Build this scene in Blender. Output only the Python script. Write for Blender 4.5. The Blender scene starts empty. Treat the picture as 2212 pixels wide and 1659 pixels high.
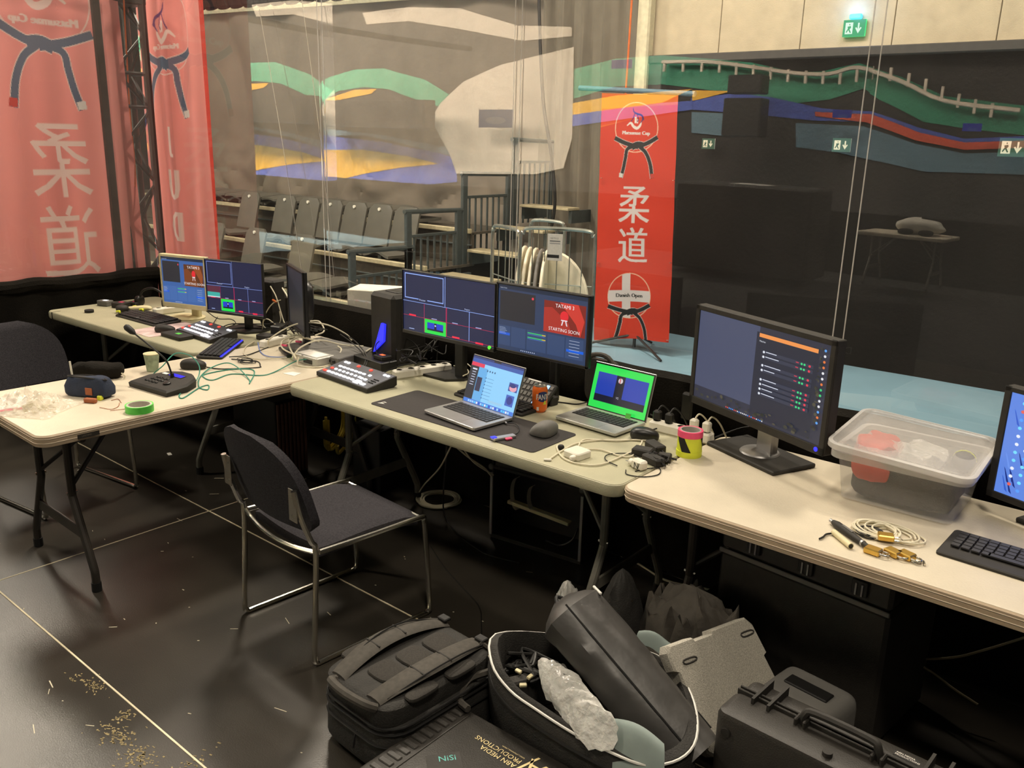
import bpy, math, random
import numpy as np
from mathutils import Vector, Matrix, noise
random.seed(7)
SC = bpy.context.scene
COL = SC.collection
PI = math.pi
# ---------------------------------------------------------------- camera
CF, CPITCH, CROLL, CYAW, CH = 1870.63, 0.2746, 0.0265, -0.6795, 1.864
_f = np.array([math.sin(CYAW)*math.cos(CPITCH), math.cos(CYAW)*math.cos(CPITCH), -math.sin(CPITCH)])
_r0 = np.array([math.cos(CYAW), -math.sin(CYAW), 0.0]); _u0 = np.cross(_r0, _f)
_r = math.cos(CROLL)*_r0 + math.sin(CROLL)*_u0
_u = -math.sin(CROLL)*_r0 + math.cos(CROLL)*_u0
CAMP = np.array([0, 0, CH])
cam = bpy.data.cameras.new('camera'); camo = bpy.data.objects.new('camera', cam); COL.objects.link(camo)
cam.sensor_width = 36; cam.lens = CF/2212*36; cam.clip_start = .05; cam.clip_end = 200
camo.matrix_world = Matrix(((_r[0], _u[0], -_f[0], 0), (_r[1], _u[1], -_f[1], 0), (_r[2], _u[2], -_f[2], CH), (0, 0, 0, 1)))
SC.camera = camo
# where a measured point of the photograph meets a known plane of the place
def _ray(x, y): return _f + ((x-1106)*_r - (y-829.5)*_u)/CF
def P(x, y, z=.74):
    d = _ray(x, y); return Vector(CAMP + d*(z-CH)/d[2])
def PY(x, y, Y):
    d = _ray(x, y); return Vector(CAMP + d*Y/d[1])
def PX(x, y, X):
    d = _ray(x, y); return Vector(CAMP + d*X/d[0])
# ---------------------------------------------------------------- view, world, lights
SC.view_settings.view_transform = 'Standard'; SC.view_settings.look = 'None'
SC.view_settings.gamma = 1; SC.view_settings.use_curve_mapping = False
SC.view_settings.exposure = 0.0
w = bpy.data.worlds.new('hall_air'); SC.world = w; w.use_nodes = True
w.node_tree.nodes['Background'].inputs[0].default_value = (1, .86, .68, 1)
w.node_tree.nodes['Background'].inputs[1].default_value = 0.13
WARM = (1, .88, .71)
def area(name, loc, target, sx, sy, power, col=WARM):
    l = bpy.data.lights.new(name, 'AREA'); l.shape = 'RECTANGLE'; l.size = sx; l.size_y = sy; l.energy = power; l.color = col
    o = bpy.data.objects.new(name, l); COL.objects.link(o); o.location = loc
    o.rotation_euler = (Vector(target)-Vector(loc)).to_track_quat('-Z', 'Y').to_euler()
    o['label'] = 'hall ceiling floodlight or added fill lamp'; return o
area('flood_or_fill_light', (-6, 5.2, 7.5), (-3, 2, 0), .8, .8, 490)
area('flood_or_fill_light', (-1.0, 6.2, 7.5), (-2, 2, 0), .8, .8, 320)
area('flood_or_fill_light', (-9, -1, 7.5), (-4, 2, 0), .8, .8, 300)
area('flood_or_fill_light', (1.2, -.8, 7.5), (-1.2, 2, 0), .9, .9, 260)  # added fill that brightens the bags on the floor
area('flood_or_fill_light', (-13, 4, 7.8), (-10, 9, 0), 2, 2, 700)
area('flood_or_fill_light', (-4, 4.5, 7.8), (-3.5, 9, 2), 2, 1, 260)
for _x, _p in ((-41, 13000), (-33, 13000), (-25, 13000), (-17, 8000), (-9, 2400), (-1, 1800)):
    area('flood_or_fill_light', (_x, -8.5, 7.5), (_x, -14, 1.2), 5, 1.5, _p)  # added lamps that brighten the rear wall panels for their reflection
# ---------------------------------------------------------------- materials
def lin(c):
    if isinstance(c, str): c = [int(c[i:i+2], 16)/255 for i in (0, 2, 4)]
    return tuple(((v/12.92) if v <= .04045 else ((v+.055)/1.055)**2.4) for v in c[:3])
MATS = {}
def mat(name, col, rough=.55, metal=0, var=.12, scale=18, bump=0, bscale=60, alpha=1, emit=0, spec=.5, coat=0, stretch=None, trans=0):
    if name in MATS: return MATS[name]
    m = bpy.data.materials.new(name); m.use_nodes = True; nt = m.node_tree; N = nt.nodes; L = nt.links
    b = N['Principled BSDF']; c = lin(col)
    tc = N.new('ShaderNodeTexCoord'); src = tc.outputs['Object']
    if stretch:
        mp = N.new('ShaderNodeMapping'); mp.inputs['Scale'].default_value = stretch; L.new(src, mp.inputs[0]); src = mp.outputs[0]
    n = N.new('ShaderNodeTexNoise'); n.inputs['Scale'].default_value = scale; n.inputs['Detail'].default_value = 5; L.new(src, n.inputs[0])
    r = N.new('ShaderNodeValToRGB'); r.color_ramp.elements[0].position = .3; r.color_ramp.elements[1].position = .7
    r.color_ramp.elements[0].color = (*[v*(1-var) for v in c], 1); r.color_ramp.elements[1].color = (*[min(1, v*(1+var)) for v in c], 1)
    L.new(n.outputs[0], r.inputs[0]); L.new(r.outputs[0], b.inputs['Base Color'])
    b.inputs['Roughness'].default_value = rough; b.inputs['Metallic'].default_value = metal
    b.inputs['Specular IOR Level'].default_value = spec; b.inputs['Alpha'].default_value = alpha
    b.inputs['Coat Weight'].default_value = coat
    b.inputs['Transmission Weight'].default_value = trans
    if emit:
        L.new(r.outputs[0], b.inputs['Emission Color']); b.inputs['Emission Strength'].default_value = emit
    if bump:
        n2 = N.new('ShaderNodeTexNoise'); n2.inputs['Scale'].default_value = bscale; n2.inputs['Detail'].default_value = 4; L.new(src, n2.inputs[0])
        bp = N.new('ShaderNodeBump'); bp.inputs['Strength'].default_value = bump; bp.inputs['Distance'].default_value = .02
        L.new(n2.outputs[0], bp.inputs['Height']); L.new(bp.outputs[0], b.inputs['Normal'])
    MATS[name] = m; return m
def printmat(name, emit):
    m = bpy.data.materials.new(name); m.use_nodes = True; nt = m.node_tree; N = nt.nodes; L = nt.links
    a = N.new('ShaderNodeAttribute'); a.attribute_name = 'Col'
    b = N['Principled BSDF']
    if emit:
        b.inputs['Base Color'].default_value = (.01, .01, .01, 1); b.inputs['Roughness'].default_value = .35
        L.new(a.outputs[0], b.inputs['Emission Color']); b.inputs['Emission Strength'].default_value = emit
    else:
        n = N.new('ShaderNodeTexNoise'); n.inputs['Scale'].default_value = 9
        mx = N.new('ShaderNodeMixRGB'); mx.blend_type = 'MULTIPLY'; mx.inputs[0].default_value = .25
        L.new(a.outputs[0], mx.inputs[1]); L.new(n.outputs[0], mx.inputs[2]); L.new(mx.outputs[0], b.inputs['Base Color'])
        b.inputs['Roughness'].default_value = .5
    MATS[name] = m; return m
printmat('screen_glow', 1.0); printmat('printed', 0)
def banner_mat():
    m = bpy.data.materials.new('banner_cloth'); m.use_nodes = True; nt = m.node_tree; N = nt.nodes; L = nt.links
    a = N.new('ShaderNodeAttribute'); a.attribute_name = 'Col'; b = N['Principled BSDF']; b.inputs['Roughness'].default_value = .6
    w_ = N.new('ShaderNodeTexWave'); w_.inputs['Scale'].default_value = 180
    mx = N.new('ShaderNodeMixRGB'); mx.blend_type = 'MULTIPLY'; mx.inputs[0].default_value = .08
    L.new(a.outputs[0], mx.inputs[1]); L.new(w_.outputs[0], mx.inputs[2]); L.new(mx.outputs[0], b.inputs['Base Color'])
    t = N.new('ShaderNodeBsdfTranslucent'); L.new(mx.outputs[0], t.inputs[0])
    s = N.new('ShaderNodeMixShader'); s.inputs[0].default_value = .4
    L.new(b.outputs[0], s.inputs[1]); L.new(t.outputs[0], s.inputs[2]); L.new(s.outputs[0], N['Material Output'].inputs[0])
    MATS['banner_cloth'] = m
banner_mat()
def pvc(name, haze, ior=1.8, bump=.02, hcol=(1, .93, .85), minr=0.0):
    m = bpy.data.materials.new(name); m.use_nodes = True; nt = m.node_tree; N = nt.nodes; L = nt.links
    N.remove(N['Principled BSDF'])
    tr = N.new('ShaderNodeBsdfTransparent'); gl = N.new('ShaderNodeBsdfGlossy'); gl.inputs['Roughness'].default_value = .0
    df = N.new('ShaderNodeBsdfDiffuse'); df.inputs[0].default_value = (*hcol, 1)
    tc = N.new('ShaderNodeTexCoord'); mp = N.new('ShaderNodeMapping'); mp.inputs['Scale'].default_value = (1, 1, .35)
    n = N.new('ShaderNodeTexNoise'); n.inputs['Scale'].default_value = 1.3; n.inputs['Detail'].default_value = 1
    bp = N.new('ShaderNodeBump'); bp.inputs['Strength'].default_value = bump; bp.inputs['Distance'].default_value = .3
    L.new(tc.outputs['Object'], mp.inputs[0]); L.new(mp.outputs[0], n.inputs[0]); L.new(n.outputs[0], bp.inputs['Height']); L.new(bp.outputs[0], gl.inputs['Normal'])
    fr = N.new('ShaderNodeFresnel'); fr.inputs['IOR'].default_value = ior
    n3 = N.new('ShaderNodeTexNoise'); n3.inputs['Scale'].default_value = 2.2; n3.inputs['Detail'].default_value = 6; L.new(mp.outputs[0], n3.inputs[0])
    mr = N.new('ShaderNodeMapRange'); mr.inputs[1].default_value = .35; mr.inputs[2].default_value = .75; mr.inputs[3].default_value = haze*.6; mr.inputs[4].default_value = haze*1.5
    L.new(n3.outputs[0], mr.inputs[0])
    s1 = N.new('ShaderNodeMixShader'); L.new(mr.outputs[0], s1.inputs[0]); L.new(tr.outputs[0], s1.inputs[1]); L.new(df.outputs[0], s1.inputs[2])
    s2 = N.new('ShaderNodeMixShader'); L.new(fr.outputs[0], s2.inputs[0]); L.new(s1.outputs[0], s2.inputs[1]); L.new(gl.outputs[0], s2.inputs[2])
    L.new(s2.outputs[0], N['Material Output'].inputs[0]); MATS[name] = m; return m
# ---------------------------------------------------------------- geometry builder
def crom(pts, k=6, closed=False):
    pts = [Vector(p) for p in pts]
    if len(pts) < 3 or k <= 1: return pts
    out = []; n = len(pts)
    rng = range(n if closed else n-1)
    for i in rng:
        p0 = pts[(i-1) % n] if (closed or i > 0) else pts[0]*2-pts[1]
        p1 = pts[i]; p2 = pts[(i+1) % n]
        p3 = pts[(i+2) % n] if (closed or i+2 < n) else pts[-1]*2-pts[-2]
        for j in range(k):
            t = j/k
            out.append(.5*((2*p1)+(p2-p0)*t+(2*p0-5*p1+4*p2-p3)*t*t+(3*p1-p0-3*p2+p3)*t**3))
    if not closed: out.append(pts[-1])
    return out
_TXT = {}
def glyphs(s):
    if s not in _TXT:
        c = bpy.data.curves.new('t', 'FONT'); c.body = s; c.resolution_u = 2
        o = bpy.data.objects.new('t', c); COL.objects.link(o)
        dg = bpy.context.evaluated_depsgraph_get(); m = bpy.data.meshes.new_from_object(o.evaluated_get(dg))
        v = [(x.co.x, x.co.y) for x in m.vertices]; f = [tuple(p.vertices) for p in m.polygons]
        bpy.data.objects.remove(o); bpy.data.curves.remove(c); bpy.data.meshes.remove(m)
        if v:
            x0 = min(a for a, b in v); x1 = max(a for a, b in v); y0 = min(b for a, b in v); y1 = max(b for a, b in v)
            v = [((a-x0)/(y1-y0), (b-y0)/(y1-y0)) for a, b in v]; wd = (x1-x0)/(y1-y0)
        else: wd = 0
        _TXT[s] = (v, f, wd)
    return _TXT[s]
class G:
    def __init__(s, M=None): s.v = []; s.f = []; s.c = []; s.M = M; s.col = None
    def add(s, vs, fs, M=None):
        b = len(s.v); M = M if M is not None else s.M
        for p in vs:
            p = Vector(p)
            s.v.append(M @ p if M is not None else p)
        for f in fs: s.f.append(tuple(b+i for i in f)); s.c.append(s.col)
        return s
    def box(s, c, d, b=0, M=None, rz=0):
        x, y, z = d[0]/2, d[1]/2, d[2]/2; b = min(b, x*.9, y*.9, z*.9)
        T = Matrix.Translation(c) @ Matrix.Rotation(rz, 4, 'Z')
        B = M if M is not None else s.M
        T = (B @ T) if B is not None else T
        if b <= 0:
            vs = [(i*x, j*y, k*z) for i in (-1, 1) for j in (-1, 1) for k in (-1, 1)]
            fs = [(0, 1, 3, 2), (4, 6, 7, 5), (0, 4, 5, 1), (2, 3, 7, 6), (0, 2, 6, 4), (1, 5, 7, 3)]
            return s.add(vs, fs, T)
        vs = []; idx = {}
        for i in (-1, 1):
            for j in (-1, 1):
                for k in (-1, 1):
                    for a in range(3):
                        p = [i*(x-b), j*(y-b), k*(z-b)]; p[a] = (i*x, j*y, k*z)[a]
                        idx[(i, j, k, a)] = len(vs); vs.append(tuple(p))
        fs = []
        for a in range(3):
            o = [q for q in range(3) if q != a]
            for sg in (-1, 1):
                q = []
                for (m_, n_) in ((-1, -1), (1, -1), (1, 1), (-1, 1)):
                    k = [0, 0, 0]; k[a] = sg; k[o[0]] = m_; k[o[1]] = n_; q.append(idx[(*k, a)])
                fs.append(tuple(q))
            for m_ in (-1, 1):
                for n_ in (-1, 1):
                    k1 = [0, 0, 0]; k1[a] = -1; k1[o[0]] = m_; k1[o[1]] = n_; k2 = list(k1); k2[a] = 1
                    fs.append((idx[(*k1, o[0])], idx[(*k2, o[0])], idx[(*k2, o[1])], idx[(*k1, o[1])]))
        for i in (-1, 1):
            for j in (-1, 1):
                for k in (-1, 1): fs.append(tuple(idx[(i, j, k, a)] for a in range(3)))
        return s.add(vs, fs, T)
    def loft(s, rings, closed=True, caps=True, loop=False):
        n = len(rings[0]); vs = [p for r in rings for p in r]; fs = []
        R_ = len(rings)
        for i in range(R_ if loop else R_-1):
            for j in range(n if closed else n-1):
                a = i*n+j; b2 = i*n+(j+1) % n; i2 = (i+1) % R_
                fs.append((a, b2, i2*n+(j+1) % n, i2*n+j))
        if caps and closed and not loop:
            fs.append(tuple(range(n-1, -1, -1))); fs.append(tuple((R_-1)*n+j for j in range(n)))
        return s.add(vs, fs)
    def tube(s, pts, r, n=8, k=5, closed=False, rs=None):
        ps = crom(pts, k, closed); m = len(ps); rings = []; up = None
        for i, p in enumerate(ps):
            a = ps[(i-1) % m] if (closed or i > 0) else p; b = ps[(i+1) % m] if (closed or i < m-1) else p
            t = b-a
            if t.length < 1e-9: t = Vector((0, 0, 1))
            t.normalize()
            if up is None:
                up = Vector((0, 0, 1)) if abs(t.z) < .9 else Vector((1, 0, 0))
            x = t.cross(up)
            if x.length < 1e-6: x = t.cross(Vector((.3, 1, .2)))
            x.normalize(); y = x.cross(t); up = y
            rr = rs[min(len(rs)-1, int(i/(m-1)*(len(rs)-1)+.5))] if rs else r
            rings.append([p + (x*math.cos(q*2*PI/n)+y*math.sin(q*2*PI/n))*rr for q in range(n)])
        return s.loft(rings, loop=closed)
    def cyl(s, p0, p1, r, r2=None, n=16):
        return s.tube([p0, p1], r, n, 1, rs=[r, r if r2 is None else r2])
    def lathe(s, prof, c=(0, 0, 0), n=24, sx=1, sy=1, caps=True):
        c = Vector(c)
        return s.loft([[c+Vector((r*sx*math.cos(q*2*PI/n), r*sy*math.sin(q*2*PI/n), z)) for q in range(n)] for r, z in prof], caps=caps)
    def rr(s, w_, h_, r, seg=5):
        out = []
        for cx, cy, a0 in ((w_/2-r, h_/2-r, 0), (-w_/2+r, h_/2-r, PI/2), (-w_/2+r, -h_/2+r, PI), (w_/2-r, -h_/2+r, 1.5*PI)):
            for i in range(seg+1):
                a = a0+i*PI/2/seg; out.append((cx+r*math.cos(a), cy+r*math.sin(a)))
        return out
    def rbox(s, c, w_, h_, r, prof, seg=5):
        """rounded-rectangle slab; prof = [(inset, z), ...]"""
        c = Vector(c); rings = []
        for ins, z in prof:
            rings.append([c+Vector((x, y, z)) for x, y in s.rr(w_-2*ins, h_-2*ins, max(.001, r-ins), seg)])
        return s.loft(rings)
    def prism(s, poly, z0, z1):
        return s.loft([[(x, y, z0) for x, y in poly], [(x, y, z1) for x, y in poly]])
    def grid(s, fn, nu, nv, cf=None, wrapu=False):
        vs = [fn(i/nu, j/nv) for j in range(nv+1) for i in range(nu+1)]
        b = len(s.v); s.add(vs, [])
        for j in range(nv):
            for i in range(nu):
                a = b+j*(nu+1)+i
                s.f.append((a, a+1, a+nu+2, a+nu+1)); s.c.append(cf(i, j) if cf else s.col)
        return s
    def sup(s, c, d, e=.4, nu=24, nv=14, M=None, rz=0, fn=None):
        """superellipsoid soft box"""
        def sg(a, p): return math.copysign(abs(a)**p, a)
        T = Matrix.Translation(c) @ Matrix.Rotation(rz, 4, 'Z')
        if M is not None: T = Matrix.Translation(c) @ M
        rings = []
        for j in range(1, nv):
            ph = -PI/2+PI*j/nv
            ring = []
            for i in range(nu):
                th = 2*PI*i/nu
                p = Vector((d[0]/2*sg(math.cos(ph), e)*sg(math.cos(th), e), d[1]/2*sg(math.cos(ph), e)*sg(math.sin(th), e), d[2]/2*sg(math.sin(ph), e)))
                if fn: p = fn(p)
                ring.append(T @ p)
            rings.append(ring)
        return s.loft(rings)
    def text(s, t, x, y, h, w=0, M=None, align='l', sx=1, mirror=False):
        v, f, wd = glyphs(t)
        if not v: return s
        off = {'l': 0, 'c': -wd/2, 'r': -wd}[align]
        k = -1 if mirror else 1
        return s.add([(x+k*(a+off)*h*sx, y+b*h, w) for a, b in v], f, M)
def link(o, parent=None):
    COL.objects.link(o)
    if parent is not None: o.parent = parent
    return o
def pm(parent):
    M = Matrix.Identity(4); o = parent; ch = []
    while o is not None: ch.append(o); o = o.parent
    for o in reversed(ch): M = M @ (Matrix.Translation(o.location) @ o.rotation_euler.to_matrix().to_4x4())
    return M
def fin(g, name, m, parent=None, world=False, smooth=35, label=None, cat=None, group=None, kind=None):
    vs = g.v; org = None
    if parent is not None and world:
        I = pm(parent).inverted(); vs = [I @ v for v in vs]
    elif parent is None and vs and kind != 'structure':
        xs = [v.x for v in vs]; ys = [v.y for v in vs]; zs = [v.z for v in vs]
        org = Vector(((min(xs)+max(xs))/2, (min(ys)+max(ys))/2, min(zs))); vs = [v-org for v in vs]
    me = bpy.data.meshes.new(name); me.from_pydata([tuple(v) for v in vs], [], g.f)
    if any(c is not None for c in g.c):
        ca = me.color_attributes.new('Col', 'FLOAT_COLOR', 'CORNER'); buf = []
        for f, c in zip(g.f, g.c):
            c = c or (0, 0, 0)
            buf.extend((c[0], c[1], c[2], 1.0)*len(f))
        ca.data.foreach_set('color', buf)
    me.materials.append(MATS[m] if isinstance(m, str) else m)
    me.update()
    if smooth:
        me.shade_smooth(); me.set_sharp_from_angle(angle=math.radians(smooth))
    o = bpy.data.objects.new(name, me)
    if org is not None: o.location = org
    link(o, parent)
    if label: o['label'] = label
    if cat: o['category'] = cat
    if group: o['group'] = group
    if kind: o['kind'] = kind
    return o
def thing(name, label, cat, loc=(0, 0, 0), rz=0, group=None):
    o = bpy.data.objects.new(name, None); COL.objects.link(o); o.location = loc; o.rotation_euler = (0, 0, rz)
    o.empty_display_size = .05; o['label'] = label; o['category'] = cat
    if group: o['group'] = group
    return o
def S(name, g, m, parent=None, smooth=35): return fin(g, name, m, parent, kind='structure' if parent is None else None, smooth=smooth)
def dup(root, loc, rz, label=None, group=None):
    r = root.copy(); COL.objects.link(r); r.location = loc; r.rotation_euler = (0, 0, rz)
    if label: r['label'] = label
    if group: r['group'] = group
    for ch in list(root.children):
        c = ch.copy(); COL.objects.link(c); c.parent = r
        for g2 in ch.children:
            d = g2.copy(); COL.objects.link(d); d.parent = c
    return r
def Mx(o, rz=0, rx=0, ry=0):
    return Matrix.Translation(o) @ Matrix.Rotation(rz, 4, 'Z') @ Matrix.Rotation(rx, 4, 'X') @ Matrix.Rotation(ry, 4, 'Y')
def c8(r, g, b): return lin((r/255, g/255, b/255))
def screen(parent, M, w_, h_, items, name='screen_image', m='screen_glow', bg=(5, 6, 9)):
    """flat image built of layered coloured shapes; M maps (u right, v up, w out), u 0..w, v 0..h"""
    g = G(M); k = [0]
    def q(x0, y0, x1, y1, c):
        g.col = c8(*c); k[0] += 1; z = .0002+.00006*k[0]
        g.add([(x0*w_, (1-y1)*h_, z), (x1*w_, (1-y1)*h_, z), (x1*w_, (1-y0)*h_, z), (x0*w_, (1-y0)*h_, z)], [(0, 1, 2, 3)])
    q(0, 0, 1, 1, bg)
    for it in items:
        t = it[0]
        if t == 'r': q(*it[1:])
        elif t == 'f':
            x0, y0, x1, y1, c = it[1:6]; e = it[6] if len(it) > 6 else .004; ey = e*w_/h_
            q(x0, y0, x1, y0+ey, c); q(x0, y1-ey, x1, y1, c); q(x0, y0, x0+e, y1, c); q(x1-e, y0, x1, y1, c)
        elif t == 't':
            s_, x, y, h, c = it[1:6]; al = it[6] if len(it) > 6 else 'l'
            g.col = c8(*c); k[0] += 1
            g.text(s_, x*w_, (1-y)*h_, h*h_, .0002+.00006*k[0], align=al)
        elif t == 'e':
            x, y, rx, ry, c = it[1:6]; g.col = c8(*c); k[0] += 1; z = .0002+.00006*k[0]
            g.add([(x*w_+rx*w_*math.cos(a*PI/10), (1-y)*h_+ry*h_*math.sin(a*PI/10), z) for a in range(20)], [tuple(range(20))])
        elif t == 'p':
            pts, c = it[1:3]; g.col = c8(*c); k[0] += 1; z = .0002+.00006*k[0]
            g.add([(x*w_, (1-y)*h_, z) for x, y in pts], [tuple(range(len(pts)))])
    return fin(g, name, m, parent, smooth=0)
# ---------------------------------------------------------------- materials list
mat('stage_black', '332f29', .32, var=.25, scale=3, bump=.06, bscale=220, spec=.6)
mat('stage_edge', 'e8dcbc', .6); mat('arena_blue', '7c9fb0', .55, var=.06, scale=2); mat('concrete', 'bdb095', .85, var=.09, scale=5, bump=.15, bscale=90)
mat('black_cloth', '17140f', .95, var=.35, scale=7, bump=.3, bscale=120, spec=.2); mat('black_drape', '100e0c', .85, var=.2, scale=3, bump=.2, bscale=20, spec=.2)
mat('dark_frame', '3b3936', .6); mat('grey_cloth', '7f7568', .85, var=.1, scale=2, bump=.35, bscale=7)
mat('cream_paint', 'cfc7a8', .6); mat('dark_hall', '1e1a17', .9, var=.4, scale=.6); mat('ceiling_dark', '2a2622', .9)
mat('reflected_green', '1f7a5c', .6, var=.08); mat('reflected_blue', '3a4fa0', .6, var=.08); mat('reflected_yellow', 'e0a51c', .6, var=.08)  # colours of the added panels that mirror in the clear sheets
mat('reflected_orange', 'c8482a', .6, var=.08); mat('reflected_pale', 'cfc0ae', .7, var=.06); mat('steel_blue', '54707e', .6)
mat('truss_black', '16130f', .45, var=.3); mat('pole_grey', '55524b', .45, metal=.5); mat('orange_cord', 'd96a24', .5); mat('black_rubber', '121110', .6)
mat('seat_grey', '5a574e', .5, var=.1, scale=6); mat('seat_white', 'e8e4d4', .5); mat('deck_rail', 'b9ad8c', .5, metal=.2); mat('riser_brown', '4c453a', .7, var=.2)
mat('rail_slate', '3e4544', .5); mat('chrome', 'dedace', .2, metal=1, var=.05); mat('wire_zinc', 'a9aca2', .35, metal=.8); mat('pale_laminate', 'ddd5bd', .5, var=.05)
mat('paper', 'ece8e0', .8, var=.04); mat('table_cream', 'd3c8b2', .42, var=.06, scale=6, bump=.12, bscale=160); mat('table_grey', 'b4b094', .45, var=.07, scale=6, bump=.12, bscale=160)
mat('cable_beige', '857b62', .6); mat('edge_line', 'e2d3bb', .6); mat('table_side', 'b39f86', .5, var=.06, scale=8); mat('leg_grey', '77746a', .45, metal=.2, var=.15); mat('leg_dark', '3a3530', .4, metal=.3, var=.15)
mat('charcoal_felt', '39373b', .95, var=.3, scale=160, bump=.4, bscale=300, spec=.2); mat('plastic_black', '1b1a19', .4, var=.2); mat('plastic_matt', '26231f', .65, var=.2, scale=30, bump=.05, bscale=200)
mat('plastic_cream', 'd8cda4', .5, var=.06); mat('white_plastic', 'e6e1d2', .4, var=.04); mat('alu', 'a9a7a6', .35, metal=.6, var=.05); mat('alu_pale', 'b9b8b2', .4, metal=.5, var=.05)
mat('key_black', '2c2b2d', .5, var=.15); mat('key_glow', '9cc8ff', .4, emit=1.0, var=.05); mat('led_blue', '2a2cff', .4, emit=1.4, var=.02); mat('led_green', '58ff3a', .4, emit=1.0, var=.02)
mat('led_red', 'ff4a3a', .4, emit=1.0, var=.02); mat('led_white', 'f4f6ff', .4, emit=1.0, var=.02); mat('led_orange', 'ff7a3a', .4, emit=.9, var=.02)
mat('cable_white', 'ded6bd', .5, var=.05); mat('cable_black', '151412', .5); mat('cable_teal', '3c8f7c', .5); mat('cable_blue', '6f86c8', .5); mat('cable_yellow', 'c4ac3c', .6)
mat('navy_cloth', '2b3448', .9, var=.15, bump=.2, bscale=150); mat('leather_tan', 'a35a31', .6); mat('clear_film', 'eee6d6', .18, alpha=.38, var=.1, scale=40, bump=.8, bscale=30, spec=1)
mat('tub_clear', 'd6d4d2', .3, alpha=.24, var=.05, bump=.05); mat('tub_rim', 'dcd9d6', .3, alpha=.62, var=.05); mat('tape_green', '5fd04e', .5); mat('tape_pink', 'f0527c', .5); mat('tape_yellow', 'e2ea3e', .5)
mat('tape_core', 'b6b0a6', .8); mat('can_orange', 'f4742a', .35, metal=.08, var=.05); mat('can_metal', 'cfccc4', .3, metal=.9); mat('brass', 'd9b25a', .3, metal=.85, var=.1)
mat('bag_black', '2b2926', .75, var=.25, scale=25, bump=.25, bscale=180); mat('bag_strap', '45413b', .8, var=.2, scale=60); mat('nylon_grey', '454341', .42, var=.15, scale=12, bump=.18, bscale=9)
mat('jacket_dark', '423d36', .8, var=.2, bump=.5, bscale=14); mat('piping', 'd8d6cf', .5); mat('lining_sage', '8f9c98', .8, var=.08); mat('foam_grey', 'b3aea2', .95, var=.25, scale=260, bump=.3, bscale=300)
mat('case_black', '2a2723', .5, var=.15, scale=40, bump=.12, bscale=260); mat('bubble_film', 'f0eee8', .12, alpha=.58, bump=.9, bscale=18, spec=1, var=.1); mat('slat_brown', '6a4a3c', .6, var=.2)
mat('gold_print', 'd8c38a', .5); mat('red_cloth', 'c8402e', .8); mat('teal_print', '4fb0a8', .5); mat('box_grey', '6c6a66', .7, var=.1); mat('cup_green', '98a58a', .7, var=.45, scale=26); mat('glow_green', '35c978', .5, emit=1.1, var=.03)
mat('glow_blue', '4fb4ff', .5, emit=1.6, var=.05); mat('pad_charcoal', '34302f', .85, var=.1, scale=90); mat('pad_print', 'd8bcb8', .7, var=.3, scale=14)
mat('fleck_tan', '9a8a62', .8, var=.4, scale=80); mat('dust_white', 'cfc6ae', .8)
pvc('pvc_back', .018, bump=.004); pvc('pvc_left', .07, ior=1.5, hcol=(1, .85, .8), bump=.01); pvc('pvc_seam', .5, ior=1.5)
# ---------------------------------------------------------------- floor: black stage decks with bare bright edges
fl = S('floor', G().box((-2, -2, -.23), (14, 11, .34)), 'black_rubber')
ang = -.0159; e_ = Vector((math.cos(ang), math.sin(ang), 0)); n_ = Vector((-math.sin(ang), math.cos(ang), 0))
cell = {}
for i in range(-2, 3):
    for j in range(-3, 3):
        x0 = -3.784+i*3.0; y0 = 1.122+j*1.0245
        k = 'deck'
        if k not in cell:
            g = G().rbox((1.5, .512, 0), 2.994, 1.0185, .004, [(0, -.06), (0, -.0016), (.0016, 0)], 1)
            cell[k] = fin(g, 'floor_panel', 'stage_black', fl); o = cell[k]
        else:
            o = cell[k].copy(); COL.objects.link(o)
        q = e_*x0+n_*y0; o.location = (q.x, q.y, 0); o.rotation_euler = (0, 0, ang)
def strip_line(a, b, w_, z=.0012, name='panel_edge', m='stage_edge', par=fl):
    a = Vector(a); b = Vector(b); d = (b-a).normalized(); n2 = Vector((-d.y, d.x, 0))*w_/2
    g = G().loft([[a+n2, a-n2, a-n2-Vector((0, 0, .02)), a+n2-Vector((0, 0, .02))], [b+n2, b-n2, b-n2-Vector((0, 0, .02)), b+n2-Vector((0, 0, .02))]])
    return fin(g, name, m, par)
def F_(x, y): q = e_*x+n_*y; return (q.x, q.y, .0012)
strip_line(F_(-6.3, 1.122), F_(1.0, 1.122), .0062); strip_line(F_(-6.2, 2.1465), F_(.5, 2.1465), .0052); strip_line(F_(-3.784, -1), F_(-3.784, 2.6), .0042)
g = G()
rs = random.Random(3)
for k in range(85):
    x = rs.uniform(-4.2, -1.3); y = rs.uniform(.4, 3.0); L_ = rs.choice([.006, .008, .012, .03, .05]); a = rs.uniform(-.6, .9)
    g.box((x, y, .0006), (L_, rs.uniform(.002, .005), .0008), rz=a)
fin(g, 'floor_fleck', 'dust_white', fl)['kind'] = 'stuff'
g = G()
for (px, py, sx, sy, n) in ((205, 1480, .10, .03, 50), (255, 1590, .16, .05, 90), (300, 1640, .12, .05, 80), (410, 1650, .05, .1, 30), (270, 1545, .05, .03, 30), (160, 1465, .08, .02, 14)):  # clusters of small tan flecks
    c = P(px, py, 0)
    for k in range(n):
        g.box((c.x+rs.gauss(0, sx*.5)*.6, c.y+rs.gauss(0, sy*.5), .0006), (rs.uniform(.004, .014), rs.uniform(.002, .006), .0007), rz=rs.uniform(-.8, .8))
fin(g, 'fleck_patch', 'fleck_tan', fl)['kind'] = 'stuff'
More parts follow.
